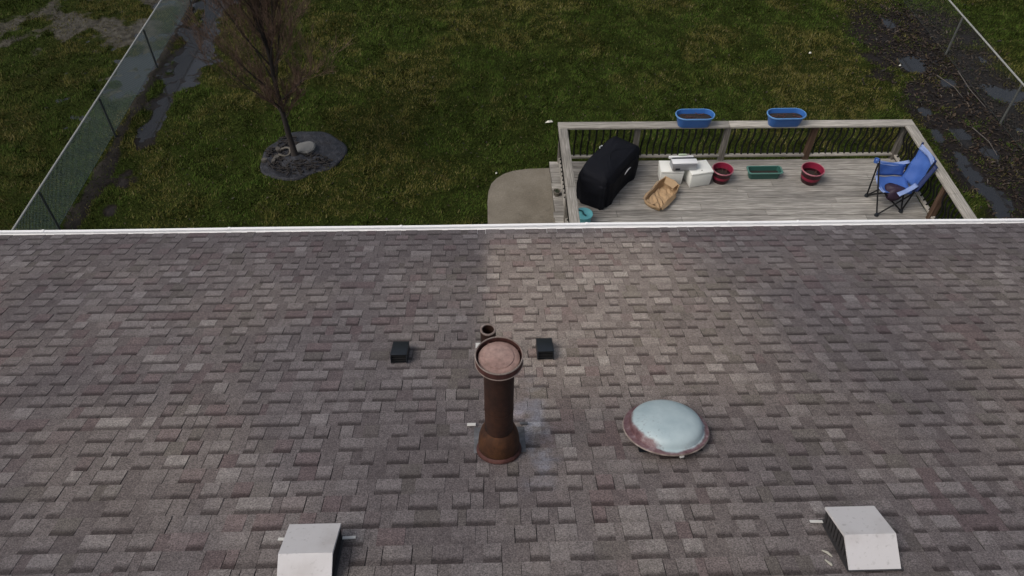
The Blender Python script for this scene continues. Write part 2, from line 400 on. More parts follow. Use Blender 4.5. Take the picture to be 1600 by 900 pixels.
# ================================================================== house
XL, XR, RIDGE = -6.1, 7.3, 6.2
house = tag(empty('house', (0, -6, 0)), 'house with a brown asphalt shingle roof and white gutter along the eave', 'house')
def hpart(o): o.parent = house; o.matrix_parent_inverse = Matrix.Translation((0, 6, 0)); return o
ROOFO = MB()
ROOFO.add([roof(XL, -.005, -.03), roof(XR, -.005, -.03), roof(XR, RIDGE, -.03), roof(XL, RIDGE, -.03), roof(XL, -.005, 0), roof(XR, -.005, 0), roof(XR, RIDGE, 0), roof(XL, RIDGE, 0)],
          [(0, 3, 2, 1), (4, 5, 6, 7), (0, 1, 5, 4), (1, 2, 6, 5), (3, 0, 4, 7)])
yr = roof(0, RIDGE, 0).y; zr = roof(0, RIDGE, 0).z; yb = 2*yr
ROOFO.add([(XL, yb, EH-.03), (XR, yb, EH-.03), (XR, yr, zr-.03), (XL, yr, zr-.03), (XL, yb, EH), (XR, yb, EH), (XR, yr, zr), (XL, yr, zr)],
          [(1, 2, 3, 0), (5, 4, 7, 6), (0, 4, 5, 1), (2, 1, 5, 6), (3, 7, 4, 0)])
roofo = hpart(ROOFO.build('roof', UNDER))
# shingles
EXP = .143
def px_of(p):
    d = p-CAM; z = d.dot(FW); return 800+FPX*d.dot(RT)/z, 450-FPX*d.dot(UP)/z, z
PV = []; PA = []      # per piece: 8 verts, (tone, hue, band)
rnd = random.Random(5)
nrow = int(RIDGE/EXP)
rowtone = 0
holes = [(.055, 3.84, .10), (-.01, 2.70, .06)]
for k in range(nrow):
    s0 = k*EXP - .012; x = XL - .02 - rnd.random()*.1; tab = rnd.random() < .5; sh = 0; wav = rnd.uniform(-.002, .002)
    while x < XR + .015:
        wd = rnd.uniform(.075, .175) if tab else rnd.uniform(.05, .125)
        if rnd.random() < .1: wd *= 1.35
        sh += wd; x1 = x + wd; gap = .0003 if rnd.random() < .72 else .003
        if x1 > XR + .02: x1 = XR + .02
        hb = (.0072 if tab else .0046) + rnd.uniform(-.0006, .0008)
        if tab and rnd.random() < .04: hb += .003
        db = rnd.uniform(-.0012, .0012) + wav; top = s0 + EXP + .02; ht = (.0030 if tab else .0006)
        if k % 1 == 0:
            xa, xb = x + gap, x1 - gap
            a = rnd.uniform(-.001, .001)
            PV.append([(xa, s0+db, 0), (xb, s0+db+a, 0), (xb, top, 0), (xa, top, 0), (xa, s0+db, hb), (xb, s0+db+a, hb), (xb, top, ht), (xa, top, ht)])
            t = rnd.gauss(.69, .12) if tab else rnd.gauss(.46, .08)
            hue = rnd.random()
            PA.append((min(1, max(0, t)), hue, (1. if rnd.random() < .82 else .35) if tab else (.0 if rnd.random() < .9 else .5)))
        x = x1; tab = not tab if rnd.random() < .94 else tab
PV = np.array(PV); PA = np.array(PA); n = len(PV)
# colour runs in neighbouring pieces (bundles laid in patches)
cxp = PV[:, :, 0].mean(1); csp = PV[:, :, 1].mean(1)
run = fbm(cxp+3, csp*1.5, 1.1, 3); PA[:, 0] = np.clip(PA[:, 0] + (run-.5)*.45, 0, 1)
PA[:, 1] = np.clip(PA[:, 1] + (fbm(cxp+50, csp, .9, 3)-.5)*.55, 0, 1)
W = np.empty_like(PV); W[..., 0] = PV[..., 0]; W[..., 1] = -PV[..., 1]*CS + PV[..., 2]*SN; W[..., 2] = EH + PV[..., 1]*SN + PV[..., 2]*CS
vpos = np.clip((PV[:, :, 1] - PV[:, 4:5, 1])/EXP, 0, 1.3)
FQ = np.array([(4, 5, 6, 7), (0, 1, 5, 4), (1, 2, 6, 5), (3, 0, 4, 7)])
cen = W[:, 4:].mean(1); d = cen - np.array(CAM); zc = d @ np.array(FW)
ppx = 800+FPX*(d @ np.array(RT))/zc; ppy = 450-FPX*(d @ np.array(UP))/zc
vis = (ppx > 5) & (ppx < 1595) & (ppy < 893)
area = (PV[:, 1, 0]-PV[:, 0, 0])/zc**2
score = np.where(vis, ppy, -1e9); order = np.argsort(-score); big = set(order[:300].tolist())
rest = np.array([i for i in range(n) if i not in big])
Vr = W[rest].reshape(-1, 3); Fr = (FQ[None]+8*np.arange(len(rest))[:, None, None]).reshape(-1, 4)
at = lambda ids: {'tone': np.repeat(PA[ids, 0], 8), 'hue': np.repeat(PA[ids, 1], 8), 'band': np.repeat(PA[ids, 2], 8), 'vpos': vpos[ids].ravel()}
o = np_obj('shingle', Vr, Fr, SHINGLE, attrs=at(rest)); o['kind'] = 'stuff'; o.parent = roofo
for i in sorted(big):
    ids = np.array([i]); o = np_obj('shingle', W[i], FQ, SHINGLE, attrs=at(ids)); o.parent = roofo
# back slope courses and ridge caps
bv = []; bf = []
for k in range(nrow):
    s0, s1 = k*EXP-.012, k*EXP+EXP+.015; q = len(bv)
    for xx in (XL-.02, XR+.02):
        for s, h in ((s0, .0), (s0, .009), (s1, .002)):
            p = roof(xx, s, h); bv.append((p.x, 2*yr-p.y, p.z))
    bf += [(q+1, q+2, q+5, q+4), (q, q+1, q+4, q+3)]
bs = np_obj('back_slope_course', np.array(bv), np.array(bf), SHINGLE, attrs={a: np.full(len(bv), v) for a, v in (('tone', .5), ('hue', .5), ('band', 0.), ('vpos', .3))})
bs['kind'] = 'stuff'; bs.parent = roofo
rc = MB(); xx = XL
while xx < XR:
    x1 = min(xx+.16, XR+.02); y0 = .15
    rc.add([(xx, yr+y0, zr-y0*SN/CS+.026), (x1, yr+y0, zr-y0*SN/CS+.016), (x1, yr, zr+.022), (xx, yr, zr+.032), (xx, yr-y0, zr-y0*SN/CS+.026), (x1, yr-y0, zr-y0*SN/CS+.016)], [(0, 1, 2, 3), (3, 2, 5, 4)])
    xx += .143
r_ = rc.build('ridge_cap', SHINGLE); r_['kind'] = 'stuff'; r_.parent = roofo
# walls, soffit, fascia
SID = simple('vinyl_siding', (.62, .60, .55), .6, .1)
wl = MB(); yw0, yw1 = yb+.45, -.45
for (x0, x1, y0, y1) in [(XL+.3, XR-.3, yw1-.15, yw1), (XL+.3, XR-.3, yw0, yw0+.15)]:
    wl.box(((x0+x1)/2, (y0+y1)/2, 1.2), (x1-x0, y1-y0, 2.44))
hpart(wl.build('wall', SID))
for xg in (XL+.3, XR-.45):
    zt = zr-.06; e = EH-.03-.0
    k0, k1 = yw0+.151, yw1-.151
    gb = MB(); slope = SN/CS
    prof = [(k0, 0), (k1, 0), (k1, EH-.04+slope*.6-.02), (yr, zt), (k0, EH-.04+slope*.6-.02)]
    v = [(xg, a, b) for a, b in prof]+[(xg+.15, a, b) for a, b in prof]
    gb.add(v, [(0, 1, 2, 3, 4), (9, 8, 7, 6, 5)]+[(i, i+5, (i+1) % 5+5, (i+1) % 5) for i in range(5)])
    hpart(gb.build('gable_wall', SID))
hpart(MB().box(((XL+XR)/2, -.235, EH-.145), (XR-XL, .42, .012)).build('soffit', GUTTER))
hpart(MB().box(((XL+XR)/2, -.012, EH-.10), (XR-XL, .02, .13)).build('fascia', GUTTER))
# K-style gutter in sections with joint straps, slightly uneven like the real one
def gline(x): return .006*math.sin(x*.55+.6) + .003*math.sin(x*1.7)
prof = [(.000, -.012), (.002, -.105), (.078, -.108), (.094, -.085), (.102, -.050), (.120, -.022), (.120, -.003), (.090, -.005), (.090, -.011), (.1165, -.010), (.1165, -.021), (.104, -.040), (.092, -.052), (.070, -.056), (.006, -.050), (.004, -.012)]
cuts = [XL, -4.95, -2.9, -.98, 1.12, 2.75, 3.55, 5.70, XR]
gutter = hpart(empty('gutter', (0, 0, 0)))
def gut_piece(x0, x1, dz, name='gutter_section', P=prof, sc=1.0):
    n = max(2, int((x1-x0)/.4)); v = []; f = []; m_ = len(P)
    for i in range(n+1):
        x = x0+(x1-x0)*i/n
        for (a, b) in P: v.append((x, a*sc+.0012, EH-.016+b*sc+gline(x)+dz))
    for i in range(n):
        for j in range(m_): f.append((i*m_+j, (i+1)*m_+j, (i+1)*m_+(j+1) % m_, i*m_+(j+1) % m_))
    f.append(tuple(range(m_))); f.append(tuple(range(n*m_, (n+1)*m_))[::-1])
    o = mesh_obj(name, v, f, GUTTER); o.parent = gutter
for a, b in zip(cuts[:-1], cuts[1:]): gut_piece(a+.001, b-.001, random.uniform(-.002, .002))
for c in cuts[1:-1]:
    gut_piece(c-.012, c+.012, .0022, 'joint_strap', [(.092, -.0836), (.1045, -.047), (.1225, -.022), (.1225, -.0005), (.088, -.0025), (.088, -.0090), (.1145, -.0115), (.1145, -.021), (.1025, -.0385), (.0915, -.0505)])
hpart(MB().add([roof(XL, .10, .0005)+Vector((0, 0, 0)), roof(XR, .10, .0005), roof(XR, -.018, .0005), roof(XL, -.018, .0005), roof(XR, -.018, .0005)+Vector((0, .001, -.02)), roof(XL, -.018, .0005)+Vector((0, .001, -.02))], [(0, 1, 2, 3), (3, 2, 4, 5)]).build('drip_edge', GUTTER))

# ================================================================== roof fittings
def mat_rust(name, dark, mid, hot, top=None):
    M = Mat(name); a = M.noise(7, 6, (1, 1, .35), .62); b = M.noise(32, 5); c = M.ramp(a, [(.3, dark), (.52, mid), (.74, hot)])
    c = M.mix(1, c, M.ramp(b, [(.3, .75), (.7, 1.2)]), 'MULTIPLY'); M.bump(b, .35, .004); return M.done(c, .72, 0, .3)
RUSTP = mat_rust('rusted_brown_paint', (.020, .010, .008), (.036, .016, .011), (.062, .025, .013))
RUSTO = mat_rust('orange_rust', (.028, .012, .008), (.065, .027, .012), (.125, .054, .019))
MAROON = mat_rust('maroon_paint', (.040, .016, .014), (.075, .030, .026), (.12, .055, .045))
PINK = mat_rust('faded_pink_paint', (.20, .125, .11), (.30, .20, .175), (.36, .255, .225))
WORN = mat_rust('worn_metal_rim', (.10, .070, .062), (.23, .185, .165), (.36, .31, .285))
GALV = mat_rust('dull_galvanised', (.085, .085, .09), (.14, .142, .152), (.22, .225, .235))
CAULK = simple('white_sealant', (.62, .61, .58), .6, .15)
fx, fs = .054, 3.845
fl = tag(empty('flue_pipe', roof(fx, fs, 0)), 'tall rusty brown flue pipe with round pink topped cap on the roof', 'flue pipe')
def cirroof(r, c, n=48, h=.0):   # circle of radius r in plan dropped onto the roof plane, relative to flue base
    return [(c[0]+r*math.cos(2*math.pi*k/n), c[1]+r*math.sin(2*math.pi*k/n), -(c[1]+r*math.sin(2*math.pi*k/n))*SN/CS+h/CS) for k in range(n)]
MB().lathe([(.0915, -.06), (.0915, .92)], 40).build('pipe', RUSTP, fl, True)
MB().lathe([(.0930, .50), (.0938, .505), (.0938, .515), (.0930, .52)], 40).build('seam_band', RUSTP, fl, True)
# flared base
nb = 48; v = cirroof(.134, (0, -.004), nb, .018); v += cirroof(.138, (0, -.004), nb, .060)
ringz = lambda r, z0, k_: [(r*math.cos(2*math.pi*k/nb), r*math.sin(2*math.pi*k/nb), z0-k_*(r*math.sin(2*math.pi*k/nb))*SN/CS) for k in range(nb)]
v += ringz(.137, .115, .9); v += ringz(.131, .175, .6); v += ringz(.119, .225, .3); v += ringz(.103, .262, .1); v += ringz(.0930, .280, 0)
fcs = [(i*nb+k, i*nb+(k+1) % nb, (i+1)*nb+(k+1) % nb, (i+1)*nb+k) for i in range(6) for k in range(nb)]
mesh_obj('storm_collar', v, fcs, RUSTO, fl, True)
v = cirroof(.152, (0, -.008), nb, .0125)+cirroof(.150, (0, -.008), nb, .030)+cirroof(.137, (0, -.006), nb, .042)
mesh_obj('base_ring', v, [(i*nb+k, i*nb+(k+1) % nb, (i+1)*nb+(k+1) % nb, (i+1)*nb+k) for i in range(2) for k in range(nb)], MAROON, fl, True)
# cap: open band with a domed lid inside
cz = .915
cap = MB().lathe([(.094, cz-.02), (.100, cz-.015), (.104, cz), (.104, cz+.03), (.118, cz+.042), (.136, cz+.046), (.139, cz+.05), (.139, cz+.105), (.1345, cz+.105), (.1345, cz+.052), (.1, cz+.046)], 48).build('cap', MAROON, fl, True)
MB().lathe([(.1345, cz+.101), (.1335, cz+.108), (.138, cz+.111), (.1415, cz+.107), (.1405, cz+.100)], 48).build('cap_rim', WORN, cap, True)
MB().lathe([(.1395, cz+.046), (.1425, cz+.050), (.1395, cz+.056)], 48).build('lower_bead', WORN, cap, True)
MB().lathe([(.121, cz+.070), (.122, cz+.082), (.112, cz+.090), (.090, cz+.092), (.086, cz+.098), (.05, cz+.106), (.0001, cz+.108)], 48).build('cap_lid', PINK, cap, True)
for k in range(4):
    t = k*math.pi/2+.5; MB().box((.127*math.cos(t), .127*math.sin(t), cz+.074), (.02, .012, .008), t).build('lid_bracket', MAROON, cap)
# flashing plate over the lower shingles
def roofplate(name, x0, x1, s0, s1, mat, h0=.0165, h1=.019, parent=None, base=None, th=.0025):
    c = [roof(x0, s0, h0), roof(x1, s0, h0), roof(x1, s1, h1), roof(x0, s1, h1)]
    v = c+[p+Vector((0, SN, CS))*th for p in c]
    if base is not None: v = [p-base for p in v]
    return mesh_obj(name, v, [(0, 1, 2, 3)[::-1], (4, 5, 6, 7), (0, 1, 5, 4), (1, 2, 6, 5), (2, 3, 7, 6), (3, 0, 4, 7)], mat, parent)
fb = roof(fx, fs, 0)
roofplate('flashing', -.115, .235, 3.62, 3.90, GALV, .0105, .0110, fl, fb, .002)
roofplate('flashing_tab', -.165, -.105, 3.585, 3.612, CAULK, .020, .020, fl, fb, .006)
roofplate('flashing_tab', .205, .262, 3.580, 3.606, GALV, .020, .020, fl, fb, .005)
# plumbing vent
vb = roof(-.010, 2.66, 0)
vp = tag(empty('vent_pipe', vb), 'short open brown plumbing vent pipe behind the flue pipe', 'vent pipe')
MB().lathe([(.060, -.06), (.060, .335), (.048, .335), (.048, .10), (.001, .10)], 32).build('pipe', RUSTP, vp, True, 0)
MB().lathe([(.0475, .330), (.047, .340), (.054, .3425), (.061, .339), (.0615, .330)], 32).build('pipe_rim', WORN, vp, True)
v = cirroof(.10, (0, 0), 32, .017)+[(.063*math.cos(2*math.pi*k/32), .063*math.sin(2*math.pi*k/32), .055) for k in range(32)]
mesh_obj('boot', v, [(k, (k+1) % 32, 32+(k+1) % 32, 32+k) for k in range(32)], RUSTP, vp, True)
roofplate('flashing', -.115, -.055, 2.48, 2.56, CAULK, .0168, .0168, vp, vb, .003)
roofplate('flashing', -.055, .12, 2.50, 2.75, GALV, .0165, .0165, vp, vb, .002)
# small black exhaust vents
VOID = simple('dark_screen', (.004, .004, .005), .8)
BLK = simple('black_plastic', (.013, .016, .021), .42, .2, 20, spec=.45)
def black_vent(x, s, lab):
    b = roof(x, s, 0); t = tag(empty('exhaust_vent', b), lab, 'roof vent', 'small black exhaust vents')
    t.rotation_euler = (-SL, 0, 0)
    # local: x, +y downslope, z normal
    hw = .066
    up, dn, e = -.085, .155, .007
    v = [(-hw, up, .100), (hw, up, .100), (hw, dn, .080), (-hw, dn, .080)]
    w2 = MB()
    w2.add(v+[(p[0], p[1], p[2]-e) for p in v], [(0, 1, 2, 3), (7, 6, 5, 4), (0, 4, 5, 1), (1, 5, 6, 2), (2, 6, 7, 3), (3, 7, 4, 0)]).build('hood', BLK, t, False, .003)
    for sg in (-1, 1):
        X0 = sg*(hw-.004); MB().box((X0, (up+dn)/2, .049), (.007, dn-up-.004, .068)).build('side_wall', BLK, t, False, .002)
    MB().box((0, dn-.006, .046), (hw*2-.018, .007, .066)).build('end_wall', BLK, t)
    MB().box((0, up+.03, .050), (hw*2-.017, .004, .070)).build('screen', VOID, t)
    for i in range(3): MB().box((0, up+.012, .034+i*.022), (hw*2-.017, .014, .003), M=Matrix.Rotation(-.5, 3, 'X')).build('louver', VOID, t)
    MB().box((0, .04, .0175), (hw*2+.004, .22, .002)).build('flange', BLK, t)
    return t
black_vent(-.722, 2.69, 'small black exhaust vent left of the flue pipe')
black_vent(.449, 2.675, 'small black exhaust vent right of the flue pipe')
# dome fan vent
def mat_dome():
    M = Mat('weathered_dome_paint'); tc = M.n('TexCoord').outputs['Object']; sx = M.n('SeparateXYZ'); M.l(tc, sx.inputs[0])
    r = M.math('SQRT', M.math('ADD', M.math('POWER', sx.outputs[0], 2.), M.math('POWER', sx.outputs[1], 2.)))
    w = M.math('MULTIPLY', M.math('SUBTRACT', M.noise(5, 6, None, .65, tc), .5), .10)
    lf = M.mrange(sx.outputs[0], -.02, -.26, 0, .045)
    m_ = M.mrange(M.math('ADD', M.math('ADD', r, w), lf), .256, .280)
    pale = M.ramp(M.noise(6, 5, None, .6, tc), [(.3, (.33, .42, .45)), (.7, (.45, .54, .56))])
    sp_ = M.mrange(M.noise(38, 4, None, .7, tc), .56, .66)
    lm = M.math('MULTIPLY', M.mrange(sx.outputs[0], .02, -.22), M.mrange(sx.outputs[1], .12, -.06))
    pale = M.mix(M.math('MULTIPLY', M.math('MULTIPLY', sp_, lm), .8), pale, (.16, .15, .17))
    mar = M.ramp(M.noise(16, 5, None, .6, tc), [(.32, (.085, .038, .044)), (.52, (.17, .10, .108)), (.7, (.30, .25, .26))])
    M.bump(M.noise(12, 4, None, .5, tc), .1, .01)
    return M.done(M.mix(m_, pale, mar), .45, 0, .45)
DOMEM = mat_dome()
dm = tag(empty('dome_vent', roof(1.202, 3.745, .018)), 'round dome shaped attic fan vent with peeling pale blue paint', 'roof vent')
dm.rotation_euler = (-SL+.03, .035, .1)
MB().lathe([(.20, -.02), (.20, .075)], 40).build('throat', BLK, dm, True)
roofplate('flange', .99, 1.42, 3.52, 3.93, BLK, .0165, .0165, None, None, .002)
fo = bpy.context.scene.objects['flange.002'] if 'flange.002' in bpy.context.scene.objects else None
hood = MB().lathe([(.262, .060), (.286, .056), (.290, .062), (.288, .067), (.262, .0675), (.254, .070), (.250, .080), (.246, .100), (.236, .118), (.215, .134), (.17, .150), (.10, .160), (.04, .164), (.0005, .165)], 64).build('hood', DOMEM, dm, True)
MB().lathe([(.2875, .050), (.2945, .0565), (.2885, .065)], 64).build('hood_rim', WORN, hood, True)
for k in range(3):
    t = k*2*math.pi/3-math.pi/2+.1; MB().box((.235*math.cos(t), .235*math.sin(t), .050), (.09, .02, .012), t).build('bracket', GALV, dm)
MB().box((.02, -.283, .040), (.03, .012, .012), .2).build('clip', CAULK, dm)
# slant-back box vents
LOUV = simple('dark_louver', (.035, .033, .035), .6, .3)
def box_vent(x, s, lab, hw=.146, rz=0):
    t = tag(empty('box_vent', roof(x, s, 0)), lab, 'roof vent', 'white slant back roof vents'); t.rotation_euler = (-SL, 0, 0)
    # local y downslope: near foot, crest, far lip
    P = [(-.135, .020), (-.010, .158), (.245, .125), (.250, .112)]
    n_ = len(P); v = [(-hw, a, b) for a, b in P]+[(hw, a, b) for a, b in P]
    q = [(-hw, a, b-.006) for a, b in P]+[(hw, a, b-.006) for a, b in P]
    m_ = MB().add(v, [(i, i+n_, i+n_+1, i+1) for i in range(n_-1)])
    for sgn, X_ in ((-1, -hw), (1, hw)):
        k0 = len(m_.v); lip = .016
        m_.v += [Vector((X_, a, b)) for a, b in P[:3]]+[Vector((X_+sgn*.001, a, max(.014, b-lip))) for a, b in P[:3]]
        m_.f += [(k0+i, k0+i+1, k0+3+i+1, k0+3+i) if sgn < 0 else (k0+i+1, k0+i, k0+3+i, k0+3+i+1) for i in range(2)]
    m_.build('hood', VENTW, t, True, 0, angle=20)
    MB().box((0, .055, .0185), (.315, .40, .003)).build('flange', LOUV, t)
    for sgn in (-1, 1):
        # recessed dark screen and ribs
        X_ = sgn*(hw-.016); v = [(X_, -.118, .018), (X_, .243, .018), (X_, .243, .116), (X_, -.008, .148), (X_, -.112, .026)]
        mesh_obj('screen', v, [(0, 1, 2, 3, 4)], LOUV, t)
        for i in range(9):
            yy = -.062+i*.036; top = .012+(yy+.135)*1.0 if yy < -.012 else .142-(yy+.01)*.13
            MB().box((sgn*(hw-.007), yy, (.018+top)/2), (.012, .010, max(.01, top-.020)), M=Matrix.Rotation(.35*sgn, 3, 'Z')).build('louver', LOUV, t)
    for sgn in (-1, 1): MB().box((sgn*.185, .235, .0225), (.075, .020, .004), sgn*.05).build('flange_ear', CAULK, t)
    return t
SMEAR = simple('old_sealant', (.36, .35, .30), .7, .2)
bvr = box_vent(2.108, 4.845, 'white slant back box vent at the lower right of the roof')
MB().tube([(-.235, .02, .013), (-.21, .0, .014), (-.195, -.03, .013)], [.004, .008, .004], 6).build('sealant_smear', SMEAR, bvr, True)
MB().tube([(-.245, -.05, .013), (-.225, -.085, .014), (-.222, -.095, .013)], [.004, .008, .004], 6).build('sealant_smear', SMEAR, bvr, True)
box_vent(-1.012, 4.885, 'white slant back box vent at the lower left of the roof')

# ================================================================== concrete pad
v = [(a, b, .02) for a, b in PAD]+[(a, b, -.12) for a, b in PAD]; k = len(PAD)
po = mesh_obj('concrete_pad', v, [tuple(range(k))[::-1]]+[(i, (i+1) % k, k+(i+1) % k, k+i) for i in range(k)], CONC)
bm = bmesh.new(); bm.from_mesh(po.data); bmesh.ops.recalc_face_normals(bm, faces=bm.faces); bm.to_mesh(po.data); bm.free()
tag(po, 'tan concrete pad with a rounded corner beside the deck', 'pavement', kind='structure')

# ================================================================== deck
DZ = .45; RZ = 1.17
deck = tag(empty('deck', (3.95, 1.7, 0)), 'weathered grey wooden deck with railings on the back of the house', 'deck')
def dpart(o): o.parent = deck; o.matrix_parent_inverse = Matrix.Translation((-3.95, -1.7, 0)); return o
bw, bp = .1325, .1405; y = 3.895; r2 = random.Random(3); row = 0
while y > -.42:
    cutsx = [1.03]; xx = 1.03 + r2.uniform(.9, 3.2)
    while xx < 6.3: cutsx.append(xx); xx += r2.uniform(2.0, 3.7)
    cutsx.append(6.86+r2.uniform(-.012, .012)); cutsx[0] += r2.uniform(-.02, .02)
    for a, b in zip(cutsx[:-1], cutsx[1:]):
        o = MB().box(((a+b)/2, y-bw/2, DZ-.0135+r2.uniform(-.0025, .0025)), (b-a-.004, bw+r2.uniform(-.003, .001), .027)).build('board', DECKW, None, False, .004, 1); dpart(o)
    y -= bp
for (c, d) in [((3.945, 3.868, .335), (5.80, .038, .185)), ((1.075, 1.7, .335), (.038, 4.29, .185)), ((6.815, 1.7, .335), (.038, 4.29, .185))]:
    dpart(MB().box(c, d).build('rim_joist', POSTW, None, False, .003, 1))
for x in (1.17, 3.0, 4.9, 6.72):
    for yy in (3.75, 1.8): dpart(MB().box((x, yy, .12), (.09, .09, .29)).build('footing_post', POSTW))
# railing posts
posts = [(1.215, 3.905, POSTW), (2.44, 3.915, POSTW), (3.905, 3.915, POSTW), (5.335, 3.915, POSTB), (6.825, 3.905, POSTW), (6.835, 2.36, POSTB), (6.835, .9, POSTW), (1.205, 2.42, POSTW), (1.205, .95, POSTW)]
for x, yy, mt in posts:
    dpart(MB().box((x, yy, (.25+RZ-.04)/2+.0), (.088, .088, RZ-.04-.25)).build('post', mt, None, False, .004, 1))
def rail(name, c, d, mt, z=0): return dpart(MB().box(c, d).build(name, mt, None, False, .006, 2))
TR = .038
rail('top_rail', (2.52, 3.897, RZ-TR/2), (2.76-.005, .165, TR), RAILX); rail('top_rail', (5.405, 3.897, RZ-TR/2), (3.005, .165, TR), RAILX)
rail('top_rail', (1.213, 3.085, RZ-TR/2), (.146, 1.452, TR), RAILY); rail('top_rail', (1.213, 1.06, RZ-TR/2), (.146, 2.59, TR), RAILY)
rail('top_rail', (6.826, 2.96, RZ-TR/2), (.166, 1.70, TR), RAILY); rail('top_rail', (6.826, .94, RZ-TR/2), (.166, 2.33, TR), RAILY)
pf = [1.215, 2.44, 3.905, 5.335, 6.825]
for a, b in zip(pf[:-1], pf[1:]):
    rail('bottom_rail', ((a+b)/2, 3.905, .535), (b-a-.09, .062, .036), RAILX)
    rail('upper_stringer', ((a+b)/2, 3.925, RZ-TR-.028), (b-a-.09, .036, .052), POSTW)
for xs_, yl in ((1.205, [3.905, 2.42, .95, -.4]), (6.835, [3.905, 2.36, .9, -.4])):
    for a, b in zip(yl[:-1], yl[1:]):
        rail('bottom_rail', (xs_, (a+b)/2, .535), (.062, a-b-.09, .036), RAILY)
        rail('upper_stringer', (xs_+(.02 if xs_ > 4 else -.02), (a+b)/2, RZ-TR-.028), (.036, a-b-.09, .052), POSTW)
# wavy iron balusters: one mesh for each direction, shared
def baluster_mesh(axis):
    pts = []; z0, z1 = .545, RZ-TR-.01
    for i in range(15):
        t = i/14; o = .042*math.sin(2*math.pi*t)*(1 if axis == 'y' else 1)
        pts.append((o if axis == 'x' else 0, o if axis == 'y' else 0, z0+(z1-z0)*t))
    o = MB().tube(pts, .0145, 6).build('baluster', IRON, None, True); me = o.data; bpy.data.objects.remove(o); return me
BY, BX = baluster_mesh('y'), baluster_mesh('x')
def bal(me, x, y):
    o = bpy.data.objects.new('baluster', me); COL.objects.link(o); o.location = (x, y, 0); dpart(o)
for a, b in zip(pf[:-1], pf[1:]):
    k = round((b-a)/.108)
    for i in range(1, k): bal(BY, a+(b-a)*i/k, 3.912)
for xs_, yl in ((1.205, [3.905, 2.42, .95, -.4]), (6.835, [3.905, 2.36, .9, -.4])):
    for a, b in zip(yl[:-1], yl[1:]):
        k = round((a-b)/.108)
        for i in range(1, k): bal(BX, xs_, a+(b-a)*i/k)

# ================================================================== things on the deck
# covered grill
COVER = None
def mat_cover():
    M = Mat('black_vinyl_cover'); n = M.noise(7, 5); M.bump(M.noise(6, 4, None, .5, None, .4), .35, .02)
    return M.done(M.mix(n, (.005, .0055, .008), (.009, .010, .015)), .8, 0, .16)
COVER = mat_cover()
ga = math.atan2(.97, .68); gd = Vector((math.cos(ga), math.sin(ga), 0)); gn = Vector((-gd.y, gd.x, 0))
gc = Vector((1.80, 2.60, DZ+.002)) + gd*.60 + gn*.27
gr = tag(empty('grill', gc, ga), 'barbecue grill under a loose black cover in the deck corner', 'grill')
def grill_cover():
    L2, D2 = .62, .275; nu = 96; key = [(0.0, .96, .97, 0), (.30, 1.0, 1.0, 0), (.47, .98, .99, 0), (.55, .945, .94, .4), (.605, .87, .85, .8), (.645, .73, .68, 1), (.668, .50, .44, 1), (.676, .28, .22, 1), (.678, .02, .02, 1)]
    rings = []
    for q0, q1 in zip(key[:-1], key[1:]):
        m_ = 8 if q1[0]-q0[0] > .15 else 4
        rings += [tuple(a_+(b_-a_)*i/m_ for a_, b_ in zip(q0, q1)) for i in range(m_)]
    rings.append(key[-1])
    v = []; f = []; rr = random.Random(2)
    ph = [rr.uniform(0, 6.28) for _ in range(6)]
    for z, sx_, sy_, top in rings:
        for k in range(nu):
            t = 2*math.pi*k/nu; c, s_ = math.cos(t), math.sin(t); e = .30   # superellipse plan
            x = math.copysign(abs(c)**e, c)*L2*sx_; yv = math.copysign(abs(s_)**e, s_)*D2*sy_
            fold = (1-top)*(.014*math.sin(9*t+ph[0])+.010*math.sin(17*t+ph[1]))*(1-z*1.2)
            x += c*fold; yv += s_*fold
            zz = z*(1-.14*max(0, x/L2-.35)*(z > .3)) + (0.012*math.sin(5*t+ph[2]) if z == 0 else 0)+.012
            zz *= 1 - .07*max(0, -yv/D2)*(z > .45)      # top slopes to the front
            q = .055*(float(fbm(np.array([x*1.1+2*z+t*.3]), np.array([yv*1.3+z*.6]), 4.5, 3)[0])-.5)
            x += q*c*.7; yv += q*s_*.7; zz += q*.5*(z > .1) - .03*math.exp(-((x-.1)/.25)**2)*(top > .9)
            v.append((x, yv, zz))
    n_ = len(rings)
    for i in range(n_-1):
        for k in range(nu): f.append((i*nu+k, i*nu+(k+1) % nu, (i+1)*nu+(k+1) % nu, (i+1)*nu+k))
    f.append(tuple(range((n_-1)*nu, n_*nu)))
    o = mesh_obj('cover', v, f, COVER, gr, True); return o
cov = grill_cover()
LOGO = simple('pale_print', (.55, .55, .56), .5, .1)
lg = []
for i in range(9):
    t = i/8; lg.append((-.06+.20*t, -.300, .40+.02*math.sin(t*3.1)+.015*t))
MB().tube(lg, [.003, .006, .008, .009, .009, .009, .008, .006, .003], 6).build('printed_logo', LOGO, cov, True)
MB().tube([(.03, .215, .632), (.06, .235, .620), (.10, .235, .618), (.12, .215, .628)], .010, 6).build('tag', simple('pale_tag', (.4, .42, .42), .6), cov, True)
for i, (a, b) in enumerate([(-.5, -.17), (.5, -.17), (-.5, .17), (.5, .17)]):
    MB().tube([(a, b-.02, .035), (a, b+.02, .035)], .033, 14).build('caster', BLK, gr, True)

